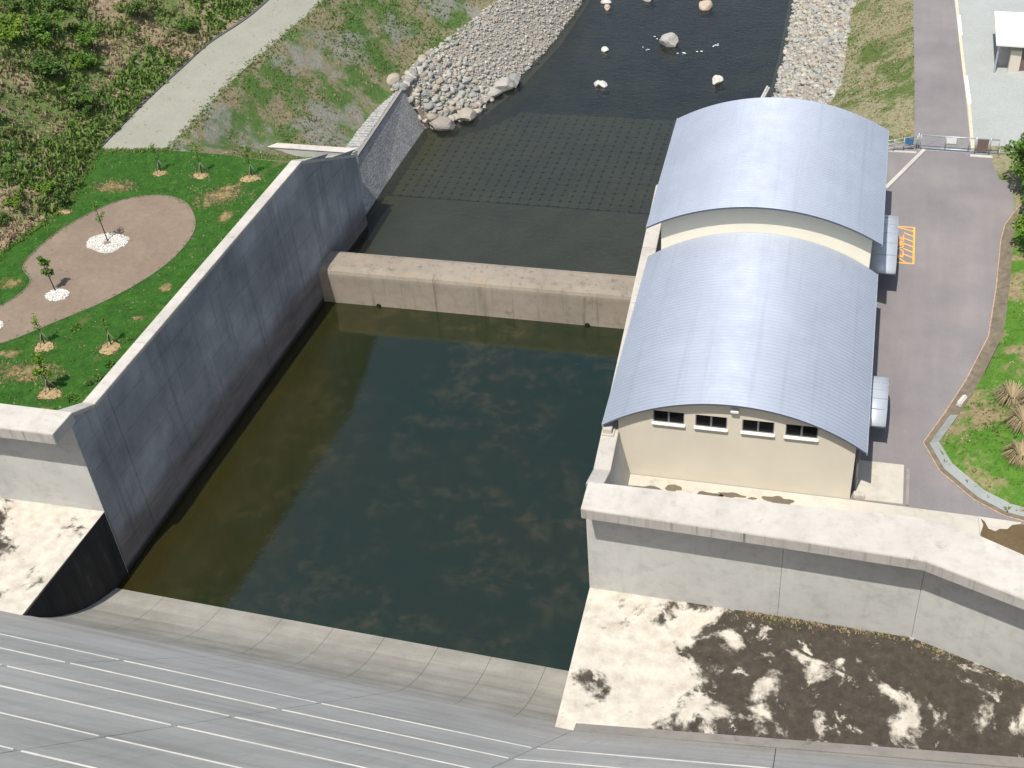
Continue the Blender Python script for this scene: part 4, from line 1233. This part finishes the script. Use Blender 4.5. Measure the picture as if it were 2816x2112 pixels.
def heap_obj(name, lst, label):
    V = []; F = []; sh = []
    n0 = 0
    for s, x, y, z in lst:
        vv, ff = random.choice(lowv); a = random.uniform(0, 6.28); c, sn = math.cos(a), math.sin(a)
        q = vv * s; q = np.stack([q[:, 0] * c - q[:, 1] * sn + x, q[:, 0] * sn + q[:, 1] * c + y, q[:, 2] + z + s * .2], 1)
        V.append(q); F += [tuple(i + n0 for i in f) for f in ff]; n0 += len(vv); sh += [random.random()] * len(vv)
    me = bpy.data.meshes.new(name); me.from_pydata(np.concatenate(V).tolist(), [], F)
    at = me.attributes.new('shade', 'FLOAT', 'POINT'); at.data.foreach_set('value', sh)
    me.update()
    return tag(obj(name, me, None, M['rocks']), label, 'stones', None, 'stuff')
heap_obj('bank_stones', heap['L'], 'smaller grey and tan stones of the left bank rock heap')
heap_obj('bank_stones', heap['R'], 'smaller pale stones of the right bank rock strip')
put_rock(RMB[1], -33.3, 55.6, hz(-33.3, 55.6) + .2, .8, 'tan boulder standing upright in the grass above the rock heap', None, 'boulder')
for i, (x, y) in enumerate([(-31.9, 53.5), (-31.5, 53.0), (-31.7, 52.5), (-32.2, 53.1)]):
    put_rock(RM[i], x - .9, y + 1.4, hz(x - .9, y + 1.4) + .05, .28, 'small white stone in the cluster below the upright tan boulder', 'white stones in the grass')
put_rock(RMB[3], -41.4, 60.2, hz(-41.4, 60.2) + .05, .75, 'flat bluish grey boulder in green grass beside the gravel path', None, 'boulder')
# foam flecks where the current breaks at the boulder
fm = MB()
for k in range(26):
    cx, cy = random.choice([(-9.6, 79), (-10.2, 76.0), (-6.0, 75.5), (-4.6, 75.9), (-2.7, 77.6), (-8.8, 78.6)])
    x, y = cx + random.gauss(0, .35), cy + random.gauss(0, .22); r = random.uniform(.03, .12)
    fm.add([(x + r * math.cos(a) * 1.6, y + r * math.sin(a), ZD + .006) for a in (0, 1.05, 2.1, 3.14, 4.2, 5.2)], [(0, 1, 2, 3, 4, 5)])
tag(fm.build('foam', M['white']), 'white foam flecks around the mid-river boulder', 'foam', None, 'stuff')

# ------------------------------------------------------------------ vegetation builders
def leaf_cloud(name, centres, n, size, mat, seed, flat=1.0, shade_by=None):
    """n leaf quads spread through ellipsoidal clumps (cx,cy,cz,rx,ry,rz)"""
    rnd = np.random.default_rng(seed)
    V = []; F = []; sh = []
    w = np.array([c[3] * c[4] * c[5] for c in centres]) ** .7; w /= w.sum()
    idx = rnd.choice(len(centres), n, p=w)
    tint = rnd.random(len(centres))
    for k in range(n):
        c = centres[idx[k]]
        d = rnd.normal(size=3); d /= np.linalg.norm(d); r = rnd.random() ** .45
        p = np.array([c[0] + d[0] * c[3] * r, c[1] + d[1] * c[4] * r, c[2] + d[2] * c[5] * r])
        a = rnd.normal(size=3); a[2] *= .5; a /= np.linalg.norm(a)
        b = np.cross(a, rnd.normal(size=3)); b /= np.linalg.norm(b)
        s = size * (.6 + .8 * rnd.random())
        i = len(V)
        V += [p - a * s, p + b * s * .5, p + a * s, p - b * s * .5]
        F.append((i, i + 1, i + 2, i + 3))
        t = min(1, max(0, .55 * tint[idx[k]] + .45 * rnd.random())); sh += [t] * 4
    me = bpy.data.meshes.new(name); me.from_pydata([tuple(v) for v in V], [], F)
    me.attributes.new('shade', 'FLOAT', 'POINT').data.foreach_set('value', sh)
    me.materials.append(mat); me.update()
    return me

# saplings
def sapling(x, y, h, label, leaves, mat, dense, stake=True, lean=(0, 0), seed=0, z=LZ, crown=.55):
    rnd = random.Random(seed)
    e = tag(empty('sapling', (x, y, z)), label, 'tree', 'young trees planted on the lawn')
    t = MB(); top = (lean[0] * h, lean[1] * h, h)
    t.tube([(0, 0, -.05), (lean[0] * h * .4, lean[1] * h * .4, h * .4), top], [.05, .038, .015], 6)
    cents = []
    for k in range(7):
        hh = h * rnd.uniform(.35, .95); a = rnd.uniform(0, 6.28); r = crown * rnd.uniform(.5, 1.1) * (1.25 - hh / h)
        b0 = (lean[0] * hh, lean[1] * hh, hh); b1 = (b0[0] + r * math.cos(a), b0[1] + r * math.sin(a), hh + .35)
        t.tube([b0, b1], [.018, .007], 4)
        cents.append((b1[0], b1[1], b1[2], .26, .26, .22))
    cents.append((top[0], top[1], h * .92, .3, .3, .4)); cents.append((lean[0] * h * .6, lean[1] * h * .6, h * .62, .32, .32, .35))
    o = t.build('trunk', M['bark']); o.parent = e
    me = leaf_cloud('crown', cents, leaves, .085 if not dense else .11, mat, seed)
    o = obj('crown', me, e)
    if stake:
        s = MB(); 
        for a in (.4, 2.5, 4.6): s.tube([(.55 * math.cos(a), .55 * math.sin(a), 0), (.03, .02, 1.15)], .028, 5)
        o = s.build('stake', simple('grey_timber_stake', (.20, .18, .16), .9)); o.parent = e
    return e
saps = [(-43.8, 15.6, 3.6, 'taller young tree on the round white gravel patch in the soil bed', 170, 'leaf', False, False, (-.04, 0)),
        (-44.8, 8.8, 2.9, 'leafy young tree on the small white gravel patch in the soil bed', 420, 'leaf', True, False, (-.10, .02)),
        (-44.0, 26.0, 2.7, 'nearly bare sapling with mulch, leftmost of the row by the path end', 90, 'leaf', False, True, (0, 0)),
        (-40.2, 26.1, 2.8, 'nearly bare sapling with mulch, middle of the row by the path end', 110, 'leafy', False, True, (0, 0)),
        (-35.7, 26.3, 2.6, 'nearly bare sapling with mulch, nearest the training wall end', 110, 'leaf', False, True, (0, 0)),
        (-37.4, 3.4, 2.3, 'thin grey-leaved sapling in mulch close to the training wall', 90, 'leaf', False, True, (0, 0)),
        (-42.4, 2.7, 2.4, 'thin sapling between the soil bed and the bright yellow-green tree', 130, 'leafy', False, True, (0, 0)),
        (-39.4, -2.0, 3.0, 'bright yellow-green young tree near the lawn corner by the coping', 520, 'leafy', True, True, (0, 0)),
        (-49.9, 19.6, 1.5, 'small green shrub-like sapling in mulch at the foot of the hillside', 260, 'leafd', True, False, (0, 0))]
for i, (x, y, h, lab, n, mt, dn, st, ln) in enumerate(saps): sapling(x, y, h, lab, n, M[mt], dn, st, ln, 100 + i)
def mound_patch(name, x, y, rx, ry, h, mat, label, cat, seed, kind='stuff', z=LZ):
    v = []; f = []; n = 24; rings = 5
    v.append((x, y, z + h))
    for r in range(1, rings + 1):
        for i in range(n):
            a = 2 * math.pi * i / n; q = r / rings
            rr = q * (1 + .30 * mnoise.noise((math.cos(a) * 1.5 + seed, math.sin(a) * 1.5, seed)) + .12 * mnoise.noise((math.cos(a) * 5, math.sin(a) * 5 + seed, 3)))
            px, py = x + rx * rr * math.cos(a), y + ry * rr * math.sin(a)
            v.append((px, py, z + (h * (1 - q * q) + .03 * mnoise.noise((px * 3, py * 3, seed))) * (0 if r == rings else 1) + .014))
    for i in range(n): f.append((0, 1 + i, 1 + (i + 1) % n))
    for r in range(rings - 1):
        for i in range(n): f.append((1 + r * n + i, 1 + (r + 1) * n + i, 1 + (r + 1) * n + (i + 1) % n, 1 + r * n + (i + 1) % n))
    o = MB().add(v, f, True).build(name, mat)
    return tag(o, label, cat, None, kind)
for i, (x, y, rx, ry) in enumerate([(-44.0, 25.7, .55, .45), (-40.2, 25.8, .7, .5), (-35.7, 25.9, .85, .55), (-37.3, 3.0, .75, .75), (-42.3, 2.4, .7, .6), (-39.3, -2.3, .85, .6), (-49.7, 19.1, .8, .35)]):
    mound_patch('straw_mulch', x, y, rx, ry, .08, M['mulch'], 'straw mulch around a young tree on the lawn', 'mulch', i * 2.3 + .7)
mound_patch('white_gravel', -43.75, 15.45, 1.75, 1.25, .06, M['whitegravel'], 'white gravel ring around the taller tree in the soil bed', 'gravel', 3.3)
mound_patch('tree_pit_soil', -43.75, 15.35, .5, .35, .09, M['soil'], 'brown soil at the trunk inside the white gravel ring', 'soil', 5.1)
mound_patch('white_gravel', -44.4, 8.35, .95, .75, .06, M['whitegravel'], 'small white gravel patch at the leafy tree in the soil bed', 'gravel', 7.7)
mound_patch('white_gravel', -47.3, 4.0, .6, .8, .06, M['whitegravel'], 'white gravel patch at the left picture edge in the soil bed', 'gravel', 1.7)
M['whitestone'] = rock_mat('white_gravel_stone', [(.42, .41, .37), (.58, .57, .52), (.66, .65, .60)], True)
def gravel_scatter(x, y, rx, ry, n, label):
    lst = []
    for k in range(n):
        a = random.uniform(0, 6.28); r = random.random() ** .5
        px, py = x + rx * r * math.cos(a) * 1.02, y + ry * r * math.sin(a) * 1.02
        if (px - x) ** 2 + (py - y + .1) ** 2 < .16 and rx > 1.2: continue
        lst.append((random.uniform(.05, .11), px, py, LZ + .05 * (1 - r * r) + .015))
    o = heap_obj('gravel_stones', lst, label); o.data.materials.clear(); o.data.materials.append(M['whitestone'])
    o['category'] = 'gravel'
gravel_scatter(-43.75, 15.45, 1.65, 1.2, 900, 'loose white pebbles around the taller tree in the soil bed')
gravel_scatter(-44.4, 8.35, .9, .72, 380, 'loose white pebbles at the leafy tree in the soil bed')
gravel_scatter(-47.3, 4.0, .55, .75, 260, 'loose white pebbles at the left picture edge in the soil bed')
# thin dry turf patches
def turf_patch(x, y, rx, ry, rot, seed):
    n = 28; rings = 4; v = [(x, y, LZ + .009)]; f = []; ed = [1.0]
    for r in range(1, rings + 1):
        for i in range(n):
            a = 2 * math.pi * i / n; q = r / rings
            px, py = rx * q * math.cos(a), ry * q * math.sin(a)
            v.append((x + px * math.cos(rot) - py * math.sin(rot), y + px * math.sin(rot) + py * math.cos(rot), LZ + .009)); ed.append(1 - q)
    for i in range(n): f.append((0, 1 + i, 1 + (i + 1) % n))
    for r in range(rings - 1):
        for i in range(n): f.append((1 + r * n + i, 1 + (r + 1) * n + i, 1 + (r + 1) * n + (i + 1) % n, 1 + r * n + (i + 1) % n))
    me = bpy.data.meshes.new('dry_turf'); me.from_pydata(v, [], f)
    me.attributes.new('edge', 'FLOAT', 'POINT').data.foreach_set('value', ed); me.update()
    return tag(obj('dry_turf', me, None, M['drypatch']), 'thin straw-coloured turf patch in the green lawn', 'turf', None, 'stuff')
for i, (x, y, rx, ry, rot) in enumerate([(-37.2, 23.0, 3.0, 1.9, .9), (-46.9, 23.3, 2.6, 1.3, .15), (-42.0, -.4, 3.4, 1.5, .2), (-48.9, 9.2, 1.3, 1.2, 0), (-35.6, 20.0, .9, 1.6, -.3), (-36.4, 10.5, .7, .9, 0), (-36.8, 6.6, .8, .5, .3), (-44.6, 1.2, 1.4, .7, .3), (-38.6, -4.0, 1.0, .5, 0), (-47.5, -1, 2.2, 1.0, .2)]):
    turf_patch(x, y, rx, ry, rot, i)
# low herbs along the lawn by the wall
def herb(x, y, z, r, mat, label, seed, group=None, n=90, size=.10):
    e = tag(empty('herb', (x, y, z)), label, 'plant', group)
    o = obj('foliage', leaf_cloud('foliage', [(0, 0, r * .35, r, r, r * .45)], n, size, mat, seed), e)
    return e
for i, (x, y, r) in enumerate([(-36.4, 1.2, .42), (-36.6, -.3, .38), (-37.4, -2.6, .5), (-36.3, 4.2, .2), (-40.9, 4.7, .45), (-36.9, -.9, .3)]):
    herb(x, y, LZ, r, M['leafd'] if i % 2 else M['leaf'], 'small leafy herb growing on the lawn near the training wall', 300 + i, 'herbs on the lawn')

# hillside weeds and bushes
def tufts(name, pts, mat, label, blades=6, kind='stuff'):
    V = []; F = []; sh = []
    rnd = np.random.default_rng(11)
    for (x, y, z, s, t) in pts:
        for b in range(blades):
            a = rnd.random() * 6.283; l = s * (.6 + .8 * rnd.random()); w = s * .2; tl = .25 + .75 * rnd.random()
            bx, by = x + rnd.normal() * s * .3, y + rnd.normal() * s * .3
            dx, dy = math.cos(a), math.sin(a)
            i = len(V)
            V += [(bx - dy * w, by + dx * w, z - .05), (bx + dy * w, by - dx * w, z - .05),
                  (bx + dx * l * .5 * tl + dy * w, by + dy * l * .5 * tl - dx * w, z + l * .62), (bx + dx * l * tl, by + dy * l * tl, z + l * (.9 - .45 * tl))]
            F += [(i, i + 1, i + 2), (i, i + 2, i + 3)]
            tt = min(1, max(0, t + rnd.normal() * .07)); sh += [tt] * 4
    me = bpy.data.meshes.new(name); me.from_pydata(V, [], F)
    me.attributes.new('shade', 'FLOAT', 'POINT').data.foreach_set('value', sh); me.materials.append(mat); me.update()
    return tag(obj(name, me), label, 'vegetation', None, kind)
rnd = random.Random(21); pts = []
for k in range(26000):
    y = rnd.uniform(8, 92); f = cross(y)[3][0]; x = f - .15 - (rnd.random() ** 1.15) * 34
    g = mnoise.fractal((x * .11, y * .11, 2.0), 1.0, 2.0, 5)
    t = .47 + g * .75 + rnd.uniform(-.14, .14)
    if 28 < y < 44 and f - x < 2.8: t = .85
    pts.append((x, y, hz(x, y), rnd.uniform(.2, .55) * (1.15 if t > .5 else .85), min(1, max(0, t))))
tufts('hillside_weeds', pts, M['weeds'], 'mixed green weeds and dry straw covering the left hillside')
pts = []
for k in range(12000):
    y = rnd.uniform(29.5, 95); c = cross(y); x = rnd.uniform(c[4][0] + .1, c[7][0] - (1.8 if y < 56 else .2))
    if 37.5 < y < 39.2: continue
    g = mnoise.fractal((x * .13 + 9, y * .13, 2.0), 1.0, 2.0, 5)
    if rnd.random() > .5 + g * 1.1 + (.3 if y > 56 else 0): continue
    t = .52 + g * .55 + rnd.uniform(-.15, .15) + (.22 if y > 56 and x > -40 else 0)
    pts.append((x, y, hz(x, y), rnd.uniform(.08, .22), min(1, max(0, t))))
for k in range(4200):
    y = rnd.uniform(43, 96); c = cross(y); x = rnd.uniform(c[12][0] - .3, c[13][0] - .05)
    g = mnoise.fractal((x * .2 + 30, y * .1, 2.0), 1.0, 2.0, 4)
    pts.append((x, y, hz(x, y), rnd.uniform(.08, .2), min(1, max(0, .42 + g * .5 + rnd.uniform(-.15, .15)))))
for k in range(1500):
    y = rnd.uniform(29, 92); x = cross(y)[4][0] + rnd.gauss(0, .28)
    pts.append((x, y, max(hz(x, y), LZ if x < cross(y)[4][0] else -9), rnd.uniform(.07, .2), .45 + .45 * rnd.random()))
for k in range(500):
    x = rnd.uniform(-51, -45); pts.append((x, 28.5 + (x + 51) * .14 + rnd.gauss(0, .18), LZ, rnd.uniform(.08, .2), .85))
for k in range(140):
    y = rnd.uniform(29, 90); x = cross(y)[4][0] - rnd.uniform(.3, 6); pts.append((x, y, LZ, rnd.uniform(.05, .13), .8))
tufts('bank_weeds', pts, M['weeds'], 'sparse grass and weeds on the river banks', 5)
pts = []
for k in range(5200):
    x, y = rnd.uniform(-53, -33), rnd.uniform(-5, 29)
    if x > wx(y) - 1.0 or x < cross(y)[3][0]: continue
    ins = False; j = len(soil) - 1
    for i in range(len(soil)):
        if (soil[i].y > y) != (soil[j].y > y) and x < (soil[j].x - soil[i].x) * (y - soil[i].y) / (soil[j].y - soil[i].y) + soil[i].x: ins = not ins
        j = i
    if ins and rnd.random() > .02: continue
    pts.append((x, y, LZ, rnd.uniform(.05, .13), rnd.choice((.6, .8, .8, 1.0, 1.0, .1))))
for k in range(900):
    y = rnd.uniform(8, 29); f = cross(y)[3][0]; pts.append((f + rnd.gauss(.1, .3), y, LZ, rnd.uniform(.12, .3), .7 + .3 * rnd.random()))
for k in range(500):
    i = rnd.randrange(len(soil)); p = soil[i]; pts.append((p.x + rnd.gauss(0, .12), p.y + rnd.gauss(0, .12), LZ, rnd.uniform(.05, .12), .8 + .2 * rnd.random()))
tufts('lawn_tufts', pts, M['weeds'], 'longer grass tufts standing out of the mown lawn', 5)
pts = []
for (x, y, rx, ry) in [(-44.0, 25.7, .55, .45), (-40.2, 25.8, .7, .5), (-35.7, 25.9, .85, .55), (-37.3, 3.0, .75, .75), (-42.3, 2.4, .7, .6), (-39.3, -2.3, .85, .6), (-49.7, 19.1, .8, .35), (-37.0, 23.2, 2.2, 1.3), (-46.9, 23.3, 1.8, .8), (-42.0, -.4, 2.4, 1.0)]:
    for k in range(int(110 * rx)):
        a = rnd.uniform(0, 6.28); r = rnd.uniform(.4, 1.35); pts.append((x + rx * r * math.cos(a), y + ry * r * math.sin(a), LZ + .03, rnd.uniform(.06, .14), rnd.uniform(.0, 1)))
tufts('straw_bits', pts, M['straw'], 'loose straw scattered over lawn and mulch', 4)
pts = []
for k in range(420):
    x = rnd.uniform(9, 27); yw = -7.05 - (x - 11.35) * .045 if x < 19.35 else -7.4 - (x - 19.35) * .36
    pts.append((x, yw - abs(rnd.gauss(.1, .3)), -3.95 + (x / 60) * .6, rnd.uniform(.06, .2), rnd.choice((.3, .4, .6, .1, .05))))
tufts('bench_weeds', pts, M['weeds'], 'sparse dry weeds along the foot of the right parapet wall', 5)
BUSH = []
for s in range(5):
    rr = random.Random(60 + s); cs = []
    for k in range(9):
        a = rr.uniform(0, 6.28); r = rr.uniform(.1, .75)
        cs.append((r * math.cos(a), r * math.sin(a), rr.uniform(.25, .85), rr.uniform(.22, .45), rr.uniform(.22, .45), rr.uniform(.18, .38)))
    BUSH.append([leaf_cloud('foliage', cs, 700, .085, M[k_], 70 + s) for k_ in ('leafd', 'leaf', 'leafy')])
stem_me = MB()
for k in range(5):
    a = k * 1.26; stem_me.tube([(0, 0, -.3), (.35 * math.cos(a), .35 * math.sin(a), .6)], [.03, .012], 4)
stem_me = stem_me.mesh('stem'); stem_me.materials.append(M['bark'])
def bush(x, y, s, tone, label, group=None, z=None, sq=.8):
    e = tag(empty('bush', (x, y, hz(x, y) if z is None else z)), label, 'bush', group)
    e.scale = (s, s, s * sq); e.rotation_euler = (0, 0, rnd.uniform(0, 6.28))
    o = obj('foliage', BUSH[rnd.randrange(5)][tone], e); o = obj('stem', stem_me, e)
    return e
bl = [(-54.0, 32.5, 1.9, 0, 'large dark green bush low on the hillside left of the path end'), (-56.0, 36.5, 1.6, 1, 'mid green bush on the hillside above the large dark one'),
      (-52.5, 17.5, 1.1, 2, 'bright yellow-green bush at the lawn edge below the hillside'), (-51.3, 20.3, 1.2, 2, 'upper bright yellow-green bush at the lawn edge'),
      (-50.6, 22.6, 1.1, 0, 'dark bush behind the yellow-green bushes at the lawn edge'), (-52.9, 15.2, 1.0, 0, 'dark bush at the left picture edge beside the lawn'),
      (-59.5, 41, 1.7, 0, 'dark bush high on the left hillside'), (-48.9, 60.5, 1.6, 0, 'dark bush at the top edge above the path'), (-51.2, 61.5, 1.6, 0, 'second dark bush at the top edge left of the path')]
bl += [(-57.3, 33.5, 2.3, 0, 'widest dark bush in the middle of the left hillside'), (-58.6, 37.0, 2.4, 1, 'broad olive green bush right of the widest dark hillside bush'),
       (-56.6, 39.6, 1.9, 1, 'green bush on the hillside nearest the middle of the path edge'), (-61.0, 35.0, 2.2, 2, 'light green bush left of the widest dark hillside bush'),
       (-55.2, 46.5, 1.8, 0, 'dark bush on the hillside close above the upper path'), (-63.5, 44.0, 2.4, 0, 'dark bush in the upper left corner of the hillside'), (-60.0, 48.5, 2.2, 1, 'green bush high on the hillside below the top edge')]
for b in bl: bush(*b[:4], b[4])
k = 0
while k < 48:
    y = rnd.uniform(14, 66); f = cross(y)[3][0]; x = f - rnd.uniform(1.2, 22)
    if mnoise.fractal((x * .11, y * .11, 2.0), 1.0, 2.0, 5) < .02: continue
    bush(x, y, rnd.uniform(.7, 1.5), rnd.choice((0, 0, 1, 1, 2)), 'green bush among dry weeds on the left hillside', 'bushes on the left hillside'); k += 1

# right edge tree and verge plants
def tree(x, y, z, h, cr, label, seed, mat, n=5200):
    rr = random.Random(seed); e = tag(empty('broadleaf_tree', (x, y, z)), label, 'tree')
    t = MB(); t.tube([(0, 0, -.2), (.1, .05, h * .35), (.0, .1, h * .7), (0, 0, h * .95)], [.2, .16, .1, .03], 8); cs = []
    for k in range(16):
        a = rr.uniform(0, 6.28); hh = h * rr.uniform(.35, .95); r = cr * rr.uniform(.45, 1.0) * (1.15 - .6 * hh / h)
        p = (r * math.cos(a), r * math.sin(a), hh + .2)
        t.tube([(0, 0, hh - .4), p], [.06, .015], 5)
        cs.append((p[0], p[1], p[2], cr * .36, cr * .36, cr * .24))
    o = t.build('trunk', M['bark']); o.parent = e
    obj('crown', leaf_cloud('crown', cs, n, .16, mat, seed), e)
    return e
tree(28.2, 37.2, .2, 6.4, 3.3, 'leafy green tree at the right edge beside the gate', 5, M['leaf'], 8000)
tree(28.0, 28.2, 1.0, 4.2, 2.7, 'lower bright green tree at the right edge above the verge', 9, M['leafy'], 5200)
tree(28.0, 32.8, .6, 4.6, 2.4, 'dark leafy tree at the right edge overhanging the asphalt', 13, M['leafd'], 5200)
def pampas(x, y, r, label, seed):
    e = tag(empty('dry_grass_tussock', (x, y, verge_z(x, y))), label, 'grass', 'dry tussocks on the verge')
    rr = np.random.default_rng(seed); V = []; F = []; sh = []
    for k in range(620):
        a = rr.normal() * 1.1 + 2.6 if rr.random() < .6 else rr.random() * 6.283; l = r * (.25 + .95 * rr.random()); w = .026; h = l * (.25 + .5 * rr.random())
        dx, dy = math.cos(a), math.sin(a); i = len(V)
        V += [(-dy * w, dx * w, 0), (dy * w, -dx * w, 0), (dx * l * .6 + dy * w, dy * l * .6 - dx * w, h), (dx * l * .6 - dy * w, dy * l * .6 + dx * w, h), (dx * l, dy * l, h * .35)]
        F += [(0 + i, 1 + i, 2 + i, 3 + i), (3 + i, 2 + i, 4 + i)]; sh += [rr.random()] * 5
    me = bpy.data.meshes.new('blades'); me.from_pydata(V, [], F)
    me.attributes.new('shade', 'FLOAT', 'POINT').data.foreach_set('value', sh); me.materials.append(M['straw']); me.update()
    obj('blades', me, e)
    return e
for i, (x, y, r, lab) in enumerate([(25.0, 10.2, 1.25, 'dry straw tussock on the verge, farthest of the big ones'), (25.6, 7.2, 1.3, 'dry straw tussock on the verge, middle of the big ones'),
                                     (25.3, 4.2, 1.2, 'dry straw tussock on the verge, nearest the parapet'), (26.6, 8.8, 1.6, 'dry straw tussock at the right picture edge')]):
    pampas(x, y, r, lab, 400 + i)
pts = []
for k in range(2600):
    i = rnd.randrange(nb); t = rnd.random() ** .8 * 6; x = base_[i].x + .1 + t; y = base_[i].y + rnd.uniform(-1, 1)
    pts.append((x, y, verge_z(x, y), rnd.uniform(.07, .18), .55 + .4 * rnd.random() if mnoise.noise((x * .4, y * .4, 3)) > -.15 else .15))
tufts('verge_weeds', pts, M['weeds'], 'grass and weeds on the right verge', 5)
